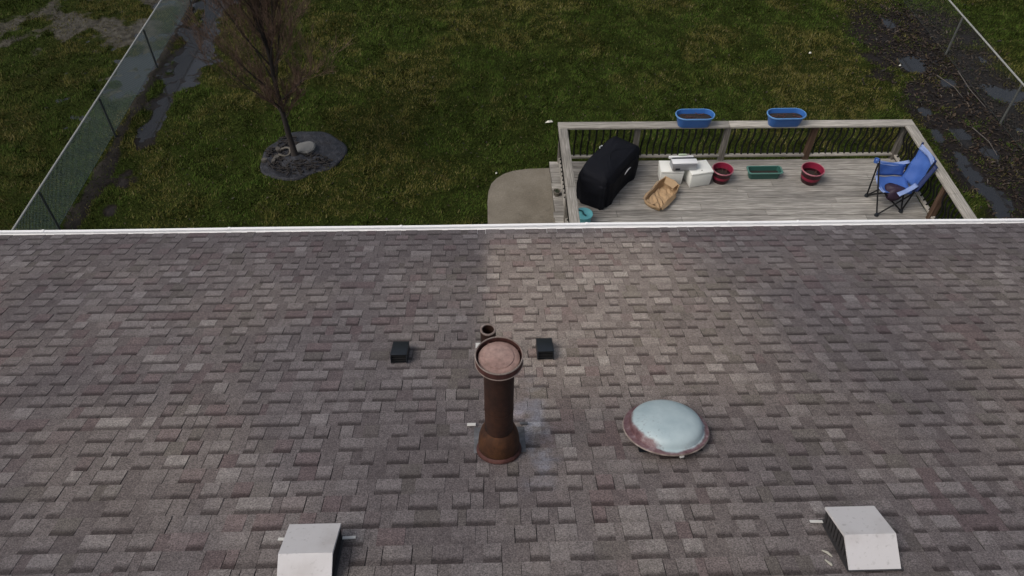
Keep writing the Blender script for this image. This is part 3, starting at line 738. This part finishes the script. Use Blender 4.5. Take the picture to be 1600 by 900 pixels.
# foam coolers
FOAM = simple('white_foam', (.78, .79, .75), .75, .06, 30, bump=.25, bscale=160)
def cooler(x, y, rz, w_, d_, h_, lab):
    t = tag(empty('foam_cooler', (x, y, DZ+.002), rz), lab, 'cooler', 'white foam coolers')
    MB().add([(-w_/2*.93, -d_/2*.93, 0), (w_/2*.93, -d_/2*.93, 0), (w_/2*.93, d_/2*.93, 0), (-w_/2*.93, d_/2*.93, 0), (-w_/2, -d_/2, h_-.04), (w_/2, -d_/2, h_-.04), (w_/2, d_/2, h_-.04), (-w_/2, d_/2, h_-.04)],
             [(0, 3, 2, 1), (0, 1, 5, 4), (1, 2, 6, 5), (2, 3, 7, 6), (3, 0, 4, 7), (4, 5, 6, 7)]).build('body', FOAM, t, False, .014)
    lid = MB().box((0, 0, h_-.0185), (w_+.006, d_+.006, .036)).build('lid', FOAM, t, False, .010)
    MB().lathe([(.001, 0), (.012, 0), (.012, .003), (.001, .003)], 12, (w_*.02, -d_*.30, h_-.0006)).build('dimple', simple('foam_mark', (.3, .3, .28), .7), lid)
    return t
cooler(2.955, 3.40, -.03, .37, .29, .265, 'small white foam cooler behind the paper bag')
cooler(3.385, 3.345, .20, .37, .31, .285, 'white foam cooler beside the red flower pot')
# silver box
SILV = simple('silver_metal', (.36, .37, .40), .35, .12, 8, metal=.5)
STEEL = simple('bright_metal', (.78, .79, .80), .4, .05, 8)
sb = tag(empty('appliance_box', (3.115, 3.335, DZ+.292), .05), 'small silver and grey appliance lying on top of the foam coolers', 'appliance')
sb.rotation_euler = (0, .03, .06); sb.scale = (1.1, 1.15, 1.15)
MB().box((0, 0, .055), (.36, .16, .106)).build('body', SILV, sb, False, .012)
MB().box((0, -.02, .116), (.37, .105, .014)).build('top_panel', STEEL, sb, False, .005)
MB().box((0, .055, .1115), (.33, .030, .006)).build('slot', BLK, sb)
MB().box((-.02, .098, .10), (.365, .030, .034)).build('rear_trim', STEEL, sb, False, .005)
MB().box((-.10, -.084, .030), (.07, .008, .030)).build('knob_panel', BLK, sb, False, .003)
MB().box((.0, .11, .131), (.12, .03, .018)).build('handle', simple('pale_green_plastic', (.42, .50, .36), .5), sb, False, .005)
# paper bag, open and slumped
def mat_kraft():
    M = Mat('kraft_paper'); n = M.noise(6, 5); M.bump(M.noise(16, 5, None, .6, None, .6), .6, .012)
    return M.done(M.mix(n, (.34, .225, .125), (.50, .355, .215)), .8, 0, .2)
KRAFT = mat_kraft()
bg_ = tag(empty('paper_bag', (2.735, 2.905, DZ+.002), .86), 'crumpled open brown paper bag lying on the deck', 'bag')
def bag():
    rr = random.Random(9)
    # outline of the mouth, walking round: (x, y, height); long axis x, far end high
    rim = [(-.29, -.15, .09), (-.15, -.165, .115), (.0, -.16, .11), (.15, -.165, .125), (.29, -.14, .17), (.315, -.02, .20), (.30, .12, .215), (.16, .165, .185), (.02, .15, .15), (-.14, .16, .13), (-.28, .145, .105), (-.315, .0, .085)]
    n0 = len(rim); R_ = []
    for i in range(n0):                      # subdivide with creases
        a_, b_ = Vector(rim[i]), Vector(rim[(i+1) % n0])
        for k in range(3): p = a_.lerp(b_, k/3); R_.append(p+Vector((rr.uniform(-.006, .006), rr.uniform(-.006, .006), rr.uniform(-.008, .008))))
    n_ = len(R_); lev = [(0, .90, 0), (.35, .97, .006), (.7, 1.01, .008), (1, 1, .0)]; v = []; f = []
    for q, sc, j in lev:
        for p in R_: v.append((p.x*sc+rr.uniform(-j, j), p.y*sc+rr.uniform(-j, j), p.z*q))
    for q, sc, j in [(.97, .955, .002), (.6, .93, .008), (.18, .88, .008)]:
        for p in R_: v.append((p.x*sc+rr.uniform(-j, j), p.y*sc+rr.uniform(-j, j), p.z*q))
    m_ = len(lev)+3
    for i in range(m_-1):
        for k in range(n_): f.append((i*n_+k, i*n_+(k+1) % n_, (i+1)*n_+(k+1) % n_, (i+1)*n_+k))
    f.append(tuple(range((m_-1)*n_, m_*n_))); f.append(tuple(range(n_))[::-1])
    mesh_obj('body', v, f, KRAFT, bg_)
    def flap(P, drop):                       # a band of the mouth folded over to the outside
        vv = [tuple(p) for p in P]+[(p[0]*1.0+d[0], p[1]+d[1], p[2]+d[2]) for p, d in zip(P, drop)]; k = len(P)
        o = mesh_obj('flap', vv, [(i, i+1, k+i+1, k+i) for i in range(k-1)], KRAFT, bg_)
        md = o.modifiers.new('solid', 'SOLIDIFY'); md.thickness = .003
    flap([(-.27, -.157, .100), (-.15, -.170, .120), (.0, -.166, .116), (.12, -.168, .126)], [(.0, -.03, -.045), (.0, -.04, -.05), (.0, -.035, -.05), (.0, -.03, -.05)])
    flap([(.19, -.10, .17), (.285, -.12, .178), (.30, -.02, .206), (.29, .10, .220)], [(-.03, .03, -.06), (-.10, .02, -.035), (-.12, .01, -.045), (-.10, -.02, -.05)])
    flap([(-.26, .150, .112), (-.14, .166, .135), (.02, .156, .155), (.16, .171, .190)], [(.0, .03, -.04), (.0, .04, -.045), (.0, .035, -.05), (.0, .03, -.05)])
    gx, gy = 11, 6; vv = []
    for j in range(gy):
        for i in range(gx): vv.append((-.25+.46*i/(gx-1), -.125+.25*j/(gy-1), .05+rr.uniform(-.022, .03)))
    MB().add(vv, [(j*gx+i, j*gx+i+1, (j+1)*gx+i+1, (j+1)*gx+i) for j in range(gy-1) for i in range(gx-1)]).build('crumpled_lining', KRAFT, bg_)
bag()
# pots and planters
SOIL = simple('potting_soil', (.022, .016, .013), .9, .5, 40, bump=.6, bscale=70)
def mat_plastic(name, col, rough=.4): return simple(name, col, rough, .10, 6, spec=.4, bump=.05, bscale=20)
REDP = mat_plastic('red_plastic', (.030, .006, .010)); REDR = mat_plastic('faded_red_rim', (.36, .13, .16), .5); REDI = mat_plastic('red_inside', (.24, .018, .048))
def flower_pot(x, y, lab, r=.165, h=.235, soil=.10):
    t = tag(empty('flower_pot', (x, y, DZ+.002)), lab, 'flower pot', 'red plastic flower pots')
    MB().lathe([(.0005, 0), (r*.74, 0), (r*.78, .02), (r*.86, h*.55), (r*.90, h*.55), (r*.95, h-.03), (r*.97, h-.02)], 36).build('pot', REDP, t, True)
    MB().lathe([(r*.97, h-.026), (r*1.03, h-.022), (r*1.04, h-.006), (r*1.0, h), (r*.95, h-.004)], 36).build('rim', REDR, t, True)
    MB().lathe([(r*.95, h-.004), (r*.88, soil), (r*.86, soil-.02)], 36).build('inner_wall', REDI, t, True)
    s = MB().lathe([(r*.885, soil-.004), (r*.5, soil+.012), (.001, soil+.02)], 30).build('soil', SOIL, t, True)
    rr = random.Random(int(x*100)); tw = simple('dry_stem', (.07, .035, .022), .8)
    for i in range(6):
        a = rr.uniform(0, 6.28); q = rr.uniform(.01, .07); MB().tube([(q*math.cos(a), q*math.sin(a), soil), (q*1.3*math.cos(a+.3), q*1.3*math.sin(a+.3), soil+.05), (q*2*math.cos(a+.5), q*2*math.sin(a+.5), soil+rr.uniform(.06, .11))], [.004, .003, .002], 5).build('dry_stem', tw, t)
    return t
flower_pot(3.785, 3.365, 'red plastic flower pot next to the white foam cooler')
flower_pot(5.235, 3.325, 'red plastic flower pot standing alone against the brown railing post', .178, .245)
GRN = mat_plastic('green_plastic', (.034, .110, .092), .45); GRNR = mat_plastic('green_rim', (.085, .20, .17), .5)
gp = tag(empty('window_box', (4.505, 3.44, DZ+.002)), 'long green plastic planter box on the deck between the red pots', 'planter')
def rectring(prof):
    v = []; f = []
    for hx, hy, z in prof:
        c = min(.03, hy*.35)
        v += [(-hx+c, -hy, z), (hx-c, -hy, z), (hx, -hy+c, z), (hx, hy-c, z), (hx-c, hy, z), (-hx+c, hy, z), (-hx, hy-c, z), (-hx, -hy+c, z)]
    for i in range(len(prof)-1):
        for k in range(8): f.append((i*8+k, i*8+(k+1) % 8, (i+1)*8+(k+1) % 8, (i+1)*8+k))
    return v, f
v, f = rectring([(.24, .065, 0), (.262, .085, .125)]); f.append(tuple(range(8))[::-1]); mesh_obj('box', v, f, GRN, gp)
v, f = rectring([(.262, .085, .122), (.285, .102, .126), (.287, .104, .142), (.280, .098, .146), (.262, .084, .144)]); mesh_obj('rim', v, f, GRNR, gp)
v, f = rectring([(.262, .084, .144), (.250, .074, .06)]); mesh_obj('inner_wall', v, f, GRN, gp)
v, f = rectring([(.252, .076, .062)]); mesh_obj('soil', v, [tuple(range(8))], SOIL, gp)
BLU = mat_plastic('blue_plastic', (.035, .13, .40), .4); BLUR = mat_plastic('light_blue_rim', (.11, .27, .55), .45)
def tub(x, lab, rz=0):
    t = tag(empty('oval_planter', (x, 3.872, RZ+.002), rz), lab, 'planter', 'blue planters on the deck rail')
    MB().stadium([(.082, 0), (.088, .01), (.132, .185)], .165, 12, capb=True).build('tub', BLU, t, True)
    MB().stadium([(.130, .180), (.148, .184), (.150, .200), (.143, .206), (.133, .203)], .165, 12).build('rim', BLUR, t, True)
    MB().stadium([(.133, .203), (.112, .125), (.110, .11)], .165, 12).build('inner_wall', BLU, t, True)
    MB().stadium([(.113, .132), (.06, .145), (.01, .15)], .165, 12, capt=True).build('soil', SOIL, t, True)
    rr = random.Random(int(x*77)); tw = simple('red_brown_stem', (.10, .035, .028), .8)
    for i in range(9):
        a = rr.uniform(-.2, .2); b = rr.uniform(-.07, .07); MB().tube([(a, b, .14), (a+rr.uniform(-.05, .05), b+rr.uniform(-.03, .03), .17), (a+rr.uniform(-.09, .09), b+rr.uniform(-.04, .04), .165)], .004, 5).build('dead_stem', tw, t)
    return t
tub(3.305, 'blue oval planter on the far rail, nearer the covered grill'); tub(4.768, 'blue oval planter on the far rail, nearer the blue chair', .01)
# small pot by the rail
sp_ = tag(empty('small_pot', (1.098, 3.03, DZ+.003)), 'small grey pot with a dark plant outside the left deck rail', 'pot')
MB().lathe([(.0005, 0), (.042, 0), (.060, .075), (.064, .082), (.056, .082), (.050, .06), (.0005, .06)], 24).build('pot', simple('grey_clay', (.16, .145, .12), .8), sp_, True)
lv = MB(); rr = random.Random(4)
for i in range(16):
    a = rr.uniform(0, 6.28); L = rr.uniform(.03, .06); d = Vector((math.cos(a), math.sin(a), 0)); e = Vector((-math.sin(a), math.cos(a), 0))
    p = Vector((0, 0, .06)); lv.add([p, p+d*L*.5+e*.012+Vector((0, 0, .03)), p+d*L+Vector((0, 0, .025)), p+d*L*.5-e*.012+Vector((0, 0, .03))], [(0, 1, 2, 3)])
lv.build('leaves', simple('dark_leaf', (.022, .030, .012), .6), sp_)
# teal lidded pail
TEAL = mat_plastic('teal_plastic', (.17, .52, .56), .4); TEALD = mat_plastic('dark_teal_plastic', (.015, .075, .085), .45)
tp = tag(empty('plastic_pail', (1.455, 2.37, DZ+.002)), 'teal plastic pail half hidden behind the white gutter', 'pail')
MB().lathe([(.0005, 0), (.105, 0), (.125, .17)], 36).build('body', TEAL, tp, True)
MB().lathe([(.122, .168), (.135, .170), (.136, .188), (.130, .194), (.118, .188), (.0005, .184)], 36).build('lid', TEAL, tp, True)
pts = [(-.075+.11*t+.02*math.sin(6*t), .07-.13*t, .197+.012*math.sin(3.14*t)) for t in [i/10 for i in range(11)]]
MB().tube(pts, .012, 8).build('handle', TEALD, tp, True)
# folding camp chair (old, leaning, near arm dropped)
CHB = None
def mat_fabric(name, c0, c1):
    M = Mat(name); n = M.noise(9, 4); M.bump(M.noise(300, 2), .15, .002); return M.done(M.mix(n, c0, c1), .55, 0, .35)
CHB = mat_fabric('blue_nylon', (.040, .105, .36), (.075, .165, .48)); CHL = mat_fabric('light_blue_nylon', (.19, .28, .56), (.30, .38, .62)); CHD = mat_fabric('dark_blue_nylon', (.012, .022, .085), (.02, .035, .12))
CMAR = mat_fabric('dark_maroon_cloth', (.020, .012, .026), (.042, .022, .042))
ch = tag(empty('camp_chair', (6.26, 2.70, DZ)), 'sagging blue folding camp chair with black legs in the deck corner', 'chair')
cb = Vector((6.26, 2.70, DZ))
def cl(p): return Vector((p[0], p[1], p[2]+DZ)) - cb
F1, F2, R1, R2 = (6.04, 2.92, .02), (6.035, 2.455, .02), (6.47, 2.98, .02), (6.45, 2.535, .02)
T1 = (6.03, 2.975, .665); B1 = (6.655, 3.085, .90); B2 = (6.69, 2.665, .88); T2 = (6.03, 2.56, .50)
S1, S2, S3, S4 = (6.06, 2.93, .40), (6.06, 2.56, .375), (6.53, 2.57, .345), (6.56, 2.96, .36)
def cleg(a, b, r=.0125): MB().tube([cl(a), cl(b)], r, 8).build('leg', IRON, ch, True)
for a, b in [(F1, T1), (F2, T1), (R1, B1), (R2, B2), (F1, S2), (F2, S3), (R2, S2), (R2, S4), (R1, S3), (F1, S4), (R1, S1)]: cleg(a, b)
for p in (F1, F2, R1, R2): MB().lathe([(.0005, -.02), (.034, -.02), (.034, 0), (.022, .028), (.0005, .028)], 14, cl(p)).build('foot', BLK, ch, True)
def patch(name, A, B_, C_, D_, sag, mat, nu=12, nv=10, wr=.006, thick=.010, dirn=(0, 0, -1), seed=1):
    rr = random.Random(seed); ph = [rr.uniform(0, 6) for _ in range(4)]; v = []; f = []; A, B_, C_, D_ = map(cl, (A, B_, C_, D_)); dn = Vector(dirn)
    for side in (0, 1):
        for j in range(nv+1):
            for i in range(nu+1):
                u, t = i/nu, j/nv; p = (A*(1-u)+B_*u)*(1-t)+(D_*(1-u)+C_*u)*t
                s = sag(u, t)+wr*math.sin(9*u+4*t+ph[0])+wr*.7*math.sin(15*t-6*u+ph[1])
                v.append(p+dn*(s+side*thick))
    N = (nu+1)*(nv+1)
    for j in range(nv):
        for i in range(nu):
            a = j*(nu+1)+i; f.append((a, a+1, a+nu+2, a+nu+1)); f.append((N+a+nu+1, N+a+nu+2, N+a+1, N+a))
    rim = [i for i in range(nu+1)]+[j*(nu+1)+nu for j in range(1, nv+1)]+[nv*(nu+1)+i for i in range(nu-1, -1, -1)]+[j*(nu+1) for j in range(nv-1, 0, -1)]
    for a, b in zip(rim, rim[1:]+rim[:1]): f.append((b, a, N+a, N+b))
    return mesh_obj(name, v, f, mat, ch, True)
patch('seat', S1, S2, S3, S4, lambda u, t: .055*math.sin(math.pi*u)*(.5+.5*math.sin(math.pi*t)), CHB, seed=3)
patch('seat_front_edge', (6.045, 2.93, .405), (6.045, 2.56, .38), (6.085, 2.56, .385), (6.085, 2.93, .41), lambda u, t: .05*math.sin(math.pi*u)-.004, CHL, 10, 3, .002, seed=4)
patch('backrest', (6.50, 2.96, .34), (6.47, 2.57, .325), (6.675, 2.675, .86), (6.645, 3.075, .88), lambda u, t: .11*math.sin(math.pi*u)*(1-.2*t), CHB, 12, 14, .010, dirn=(1, 0, -.35), seed=5)
patch('back_top_band', (6.63, 3.065, .82), (6.662, 2.675, .80), (6.68, 2.67, .875), (6.648, 3.08, .895), lambda u, t: .055*math.sin(math.pi*u)-.010, CHL, 12, 4, .004, dirn=(1, 0, -.35), seed=6)
patch('back_side_wing', (6.50, 2.575, .40), (6.69, 2.665, .86), (6.73, 2.60, .83), (6.55, 2.53, .42), lambda u, t: .01, CHD, 8, 3, .004, seed=7)
patch('armrest', (6.00, 2.95, .66), (6.00, 3.03, .66), (6.555, 3.08, .60), (6.555, 3.00, .60), lambda u, t: .06*math.sin(math.pi*t), CHL, 4, 12, .004, seed=8)
patch('armrest', (6.215, 2.395, .445), (6.20, 2.475, .445), (6.53, 2.64, .50), (6.545, 2.555, .50), lambda u, t: .02*math.sin(math.pi*t), CHL, 4, 10, .003, seed=9)
patch('side_panel', (6.04, 2.965, .64), (6.50, 3.0, .57), (6.50, 2.97, .37), (6.06, 2.94, .41), lambda u, t: .0, CHB, 8, 6, .006, dirn=(0, 1, 0), seed=10)
MB().lathe([(.001, -.03), (.036, -.03), (.040, .03), (.034, .03), (.03, -.02), (.001, -.02)], 18, cl((6.00, 2.995, .65))).build('cup_holder', CHB, ch, True)
MB().lathe([(.0005, .02), (.016, .015), (.018, -.03), (.014, -.03)], 12, cl(B1)).build('pole_cap', CHD, ch, True)
MB().lathe([(.0005, .02), (.016, .015), (.018, -.03), (.014, -.03)], 12, cl(B2)).build('pole_cap', CHD, ch, True)
MB().lathe([(.0005, .04), (.012, .02), (.016, -.03)], 12, cl(T1)).build('pole_cap', CHD, ch, True)
# dark cloth slumped on the seat
def cloth():
    v = []; f = []; rr = random.Random(8); nr, na = 7, 26
    for i in range(nr+1):
        q = i/nr
        for k in range(na):
            t = 2*math.pi*k/na; rad = q*(1+.10*math.sin(3*t+1)+.07*math.sin(5*t)); x = .145*rad*math.cos(t); y = .125*rad*math.sin(t)
            z = .055*(1-q**2)+.012*math.sin(4*t+5*q)*q-.10*q**4*max(0, -math.sin(t))
            v.append((x, y, z))
    for i in range(nr):
        for k in range(na): f.append((i*na+k, i*na+(k+1) % na, (i+1)*na+(k+1) % na, (i+1)*na+k))
    o = mesh_obj('cloth', v, f, CMAR, None, True, (6.25, 2.62, DZ+.372)); o.rotation_euler = (.15, 0, -.35)
    md = o.modifiers.new('solid', 'SOLIDIFY'); md.thickness = .012
    return tag(o, 'dark maroon cloth bunched on the seat of the blue chair', 'cloth')
cloth()

# ================================================================== tree and its mulch ring
BARK = simple('grey_brown_bark', (.030, .024, .022), .85, .4, 30, bump=.5, bscale=50)
TWIG = simple('reddish_twigs', (.110, .068, .048), .8, .3, 20)
tb = Vector((-3.36, 4.66, 0)); tree = tag(empty('tree', tb), 'small bare ornamental tree with upswept twiggy crown on the lawn', 'tree')
rt = random.Random(21)
trunk = [(0.02, -.02, -.03), (.005, 0, .12), (-.02, .0, .5), (-.035, .02, .9), (-.05, .03, 1.3), (-.04, .05, 1.9), (-.06, .03, 2.6), (-.03, .05, 3.3), (-.05, .04, 4.1), (-.04, .03, 4.7)]
MB().tube(trunk, [.095, .056, .047, .042, .036, .029, .022, .016, .010, .004], 10).build('trunk', BARK, tree, True)
twigs = MB()
def rdir(d, spread):
    q = Vector((rt.gauss(0, 1), rt.gauss(0, 1), rt.gauss(0, 1))); q = (q-q.dot(d)*d).normalized(); a = rt.uniform(.4, 1)*spread
    return (d*math.cos(a)+q*math.sin(a)).normalized()
def grow(p, d, L, r, depth, mb):
    n_ = 4; pts = [p]; rr = [r]
    for i in range(n_):
        d = (d+Vector((rt.gauss(0, .09), rt.gauss(0, .09), .10))).normalized(); p = p+d*L/n_; pts.append(p); rr.append(r*(1-.55*(i+1)/n_))
    mb.tube(pts, rr, 5 if depth > 1 else 3, False)
    if depth <= 0: return
    for i in range(1, n_+1):
        for _ in range(2 if depth > 1 else 3):
            if rt.random() < .88: grow(pts[i], rdir(d, .68), L*rt.uniform(.42, .62), max(.0026, rr[i]*.5), depth-1, twigs)
def trunk_at(z):
    for a, b in zip(trunk[:-1], trunk[1:]):
        if a[2] <= z <= b[2]: t = (z-a[2])/(b[2]-a[2]); return Vector(a).lerp(Vector(b), t)
for i in range(36):
    z = .78+3.5*(i/35)**1.2; a = i*2.4+rt.uniform(-.4, .4); el = rt.uniform(1.0, 1.28) if z > 1.3 else rt.uniform(.6, 1.05)
    d = Vector((math.cos(a)*math.cos(el), math.sin(a)*math.cos(el), math.sin(el))); L = (1.35-.20*(z-1))*rt.uniform(.75, 1.1)
    if z < 1.25: L *= .42 + .5*rt.random()*(z > .95)
    lb = MB(); grow(trunk_at(z), d, L, (.020-.003*(z-1))*rt.uniform(.6, 1.05), 3, lb); lb.build('limb', BARK, tree, True)
tw = twigs.build('crown', TWIG, tree); tw['label'] = 'dense reddish brown bare twigs'
# mulch ring
def mat_mulch():
    M = Mat('grey_weed_mat'); a = M.noise(9, 7, None, .75, None, .2); b = M.noise(60, 5)
    c = M.ramp(a, [(.3, (.008, .008, .011)), (.5, (.022, .023, .029)), (.70, (.050, .053, .066))]); c = M.mix(1, c, M.ramp(b, [(.3, .7), (.7, 1.25)]), 'MULTIPLY')
    M.bump(a, .7, .05); return M.done(c, .55, 0, .4)
na, nr = 72, 22; v = []; f = []
for i in range(nr+1):
    q = i/nr
    for k in range(na):
        t = 2*math.pi*k/na; r = q*float(mul_r(t)); x, y = MUL[0]+r*math.cos(t), MUL[1]+r*math.sin(t)
        z = .012+.035*(1-q*q)+.11*(float(fbm(np.array([x*1.0]), np.array([y]), 5.5, 3)[0])-.5)*(1-q**6)
        v.append((x, y, z))
for i in range(nr):
    for k in range(na): f.append((i*na+k, i*na+(k+1) % na, (i+1)*na+(k+1) % na, (i+1)*na+k))
v += [(p[0], p[1], -.1) for p in v[nr*na:(nr+1)*na]]
for k in range(na): f.append((nr*na+k, nr*na+(k+1) % na, (nr+1)*na+(k+1) % na, (nr+1)*na+k))
tag(mesh_obj('mulch_bed', v, f, mat_mulch(), None, True), 'round bed of dark grey mulch around the bare tree', 'mulch bed', kind='structure')
STN = simple('pale_stone', (.15, .15, .145), .8, .2, 14, bump=.3)
def stone(name, x, y, z, rx, ry, h, lab, mat=STN, seed=1, cat='stone', rz=0, group=None):
    rr = random.Random(seed); pts = []; n_ = 11
    out = [(rx*(1+rr.uniform(-.14, .12))*math.cos(2*math.pi*k/n_), ry*(1+rr.uniform(-.14, .12))*math.sin(2*math.pi*k/n_)) for k in range(n_)]
    v = [(a*.96, b*.96, -.02) for a, b in out]+[(a, b, h*.55) for a, b in out]+[(a*.86, b*.86, h*(.95+rr.uniform(-.1, .1))) for a, b in out]
    f = [(i*n_+k, i*n_+(k+1) % n_, (i+1)*n_+(k+1) % n_, (i+1)*n_+k) for i in range(2) for k in range(n_)]+[tuple(range(2*n_, 3*n_))]
    o = mesh_obj(name, v, f, mat, None, False, (x, y, z)); o.rotation_euler = (.06, -.08, rz); return tag(o, lab, cat, group)
stone('flat_stone', -3.205, 4.855, .045, .185, .16, .05, 'flat pale grey stone lying at the foot of the tree', seed=5)
rk = simple('brown_grey_rock', (.075, .068, .06), .85, .3, 20)
for i, (a, b, r, lab) in enumerate([(-3.86, 4.52, .045, 'small rock at the left edge of the mulch bed'), (-3.66, 4.60, .05, 'small pale rock left of the tree trunk'), (-3.70, 4.50, .038, 'small rock nearest the house left of the trunk'), (-3.68, 4.83, .045, 'small rock beyond the pale loop left of the trunk')]):
    stone('rock', a, b, .035, r*1.3, r, .045, lab, rk, 20+i, 'rock', i*.7, 'small rocks in the mulch bed')
hp = []
for i in range(21):
    t = -2.2+4.6*i/20; hp.append((-3.56+.115*math.cos(t), 4.73+.11*math.sin(t), .070+.02*math.sin(t*2)))
tag(MB().tube(hp, .017, 8).build('hose_loop', simple('pale_hose', (.12, .108, .09), .7), None, True), 'pale curved loop of hose beside the tree trunk', 'hose')
STK = simple('dark_bark_strip', (.020, .016, .014), .8)
rr = random.Random(12)
chips = MB()
for i in range(190):
    a = rr.uniform(2.0, 6.0); q = math.sqrt(rr.random())*.62; x, y = MUL[0]+q*math.cos(a), MUL[1]+q*math.sin(a)
    chips.box((x, y, .052), (rr.uniform(.03, .12), rr.uniform(.010, .028), .016), rr.uniform(-1.3, 1.3))
tag(chips.build('bark_chips', STK), 'dark strips of bark scattered on the mulch bed', 'bark chips', kind='stuff')

# ================================================================== chain link fences
MESHD = simple('dull_wire', (.030, .036, .033), .6, .15); MESHL = simple('green_grey_wire', (.040, .078, .082), .6, .15); PIPE = simple('galvanised_rail', (.34, .345, .33), .5, .15, metal=.2); POSTM = simple('dark_fence_post', (.055, .065, .066), .5)
POSTP = simple('pale_fence_post', (.11, .115, .11), .5)
def fence(x, y0, y1, posts, h, lab, pmat, wire, dx=0., rr_=.017, sp=.05, wm=None):
    wm = wm or MESHL
    t = tag(empty('chain_link_fence', (x, (y0+y1)/2, 0)), lab, 'fence', 'chain link fences'); yc = (y0+y1)/2
    X_ = lambda y: dx*(y-yc)
    t1 = MB().tube([(X_(y0), y0-yc, h), (X_(y1), y1-yc, h)], rr_, 8).build('top_rail', PIPE, t, True)
    for y in posts:
        MB().tube([(X_(y)+.01, y-yc, -.2), (X_(y)+.01, y-yc, h-.02)], .021, 10).build('post', pmat, t, True)
    # diagonal wires woven both ways
    L = y1-y0; wr = []; fa = []; zb, zt = .03, h-.012; H = zt-zb; r = wire/2
    for fam in (0, 1):
        y = y0-H
        while y < y1+H:
            a, b = (y, y+H) if fam == 0 else (y+H, y)
            za, zb2 = zb, zt
            def clip(ya, z_a, yb_, z_b):
                if ya < y0: k = (y0-ya)/(yb_-ya); ya, z_a = y0, z_a+(z_b-z_a)*k
                if ya > y1: k = (y1-ya)/(yb_-ya); ya, z_a = y1, z_a+(z_b-z_a)*k
                return ya, z_a
            if max(a, b) > y0 and min(a, b) < y1:
                pa = clip(a, za, b, zb2); pb = clip(b, zb2, a, za)
                o = .0025 if fam else -.0025; q = len(wr)
                for (yy, zz) in (pa, pb):
                    xx = X_(yy)-.022+o
                    wr += [(xx-r, yy-yc, zz), (xx+r*.5, yy-yc+r*.8, zz), (xx+r*.5, yy-yc-r*.8, zz)]
                fa += [(q, q+1, q+4, q+3), (q+1, q+2, q+5, q+4), (q+2, q, q+3, q+5)]
            y += sp
    mesh_obj('wire_mesh', wr, fa, wm, t)
    MB().tube([(X_(y0)-.022, y0-yc, .035), (X_(y1)-.022, y1-yc, .035)], .003, 5).build('tension_wire', wm, t)
    return t
fence(-6.62, .2, 15.4, [.4, 2.83, 5.33, 7.70, 10.2, 12.7, 15.2], .80, 'chain link fence along the left side of the lawn', POSTM, .0058, .028)
fence(9.66, .6, 13.4, [.6, 3.05, 5.52, 8.0, 10.5, 13.0], .85, 'chain link fence with a pale post on the far right', POSTP, .0022, .0, .0165, .06, MESHD)
# ================================================================== small loose things on the lawn
SCR = simple('white_scrap', (.70, .68, .60), .6, .2)
def scrap(x, y, z, a, b, lab, rz=0, seed=0):
    rr = random.Random(seed); v = [(-a, -b*.4, .0), (-a*.2, -b, .012), (a, -b*.3, .004), (a*.7, b*.7, .02), (-a*.3, b, .008), (0, 0, .035)]
    o = mesh_obj('litter_scrap', v, [(0, 1, 5), (1, 2, 5), (2, 3, 5), (3, 4, 5), (4, 0, 5)], SCR, None, False, (x, y, z)); o.rotation_euler = (0, 0, rz)
    md = o.modifiers.new('solid', 'SOLIDIFY'); md.thickness = .006
    return tag(o, lab, 'litter', 'white litter on the lawn')
scrap(1.16, 5.62, .03, .075, .035, 'white plastic scrap on the grass at the left corner of the deck', .1)
scrap(6.776, 8.013, .03, .03, .03, 'tiny white litter on the lawn beyond the two blue planters')
scrap(8.50, 7.52, .02, .026, .022, 'tiny white litter at the edge of the puddle on the right')
scrap(.16, 4.14, .012, .022, .02, 'white pebble like scrap at the rounded corner of the concrete pad', .5)
STICK = simple('grey_stick', (.085, .075, .068), .8, .3)
for pts, r, lab in [([(9.12, 7.15, .02), (9.28, 6.7, .03), (9.30, 6.35, .02)], .010, 'bent fallen stick in the mud near the puddle beyond the deck'),
                    ([(9.62, 7.3, .02), (9.55, 6.6, .035), (9.60, 6.0, .02)], .011, 'long fallen branch in the mud beside the right fence'),
                    ([(9.05, 5.35, .02), (9.15, 4.9, .03), (9.12, 4.5, .02)], .010, 'fallen stick on the mud right of the deck corner')]:
    tag(MB().tube(pts, [r, r*.9, r*.5], 6).build('fallen_branch', STICK, None, True), lab, 'branch', 'fallen branches in the mud')
# dome flange belongs to the dome vent
for o in list(scene.objects):
    if o.parent is None and o.name.startswith('flange'):
        bpy.context.view_layer.update(); o.parent = dm; o.matrix_parent_inverse = dm.matrix_world.inverted()
bpy.context.view_layer.update()
scene.render.engine = 'CYCLES'
scene.cycles.max_bounces = 6
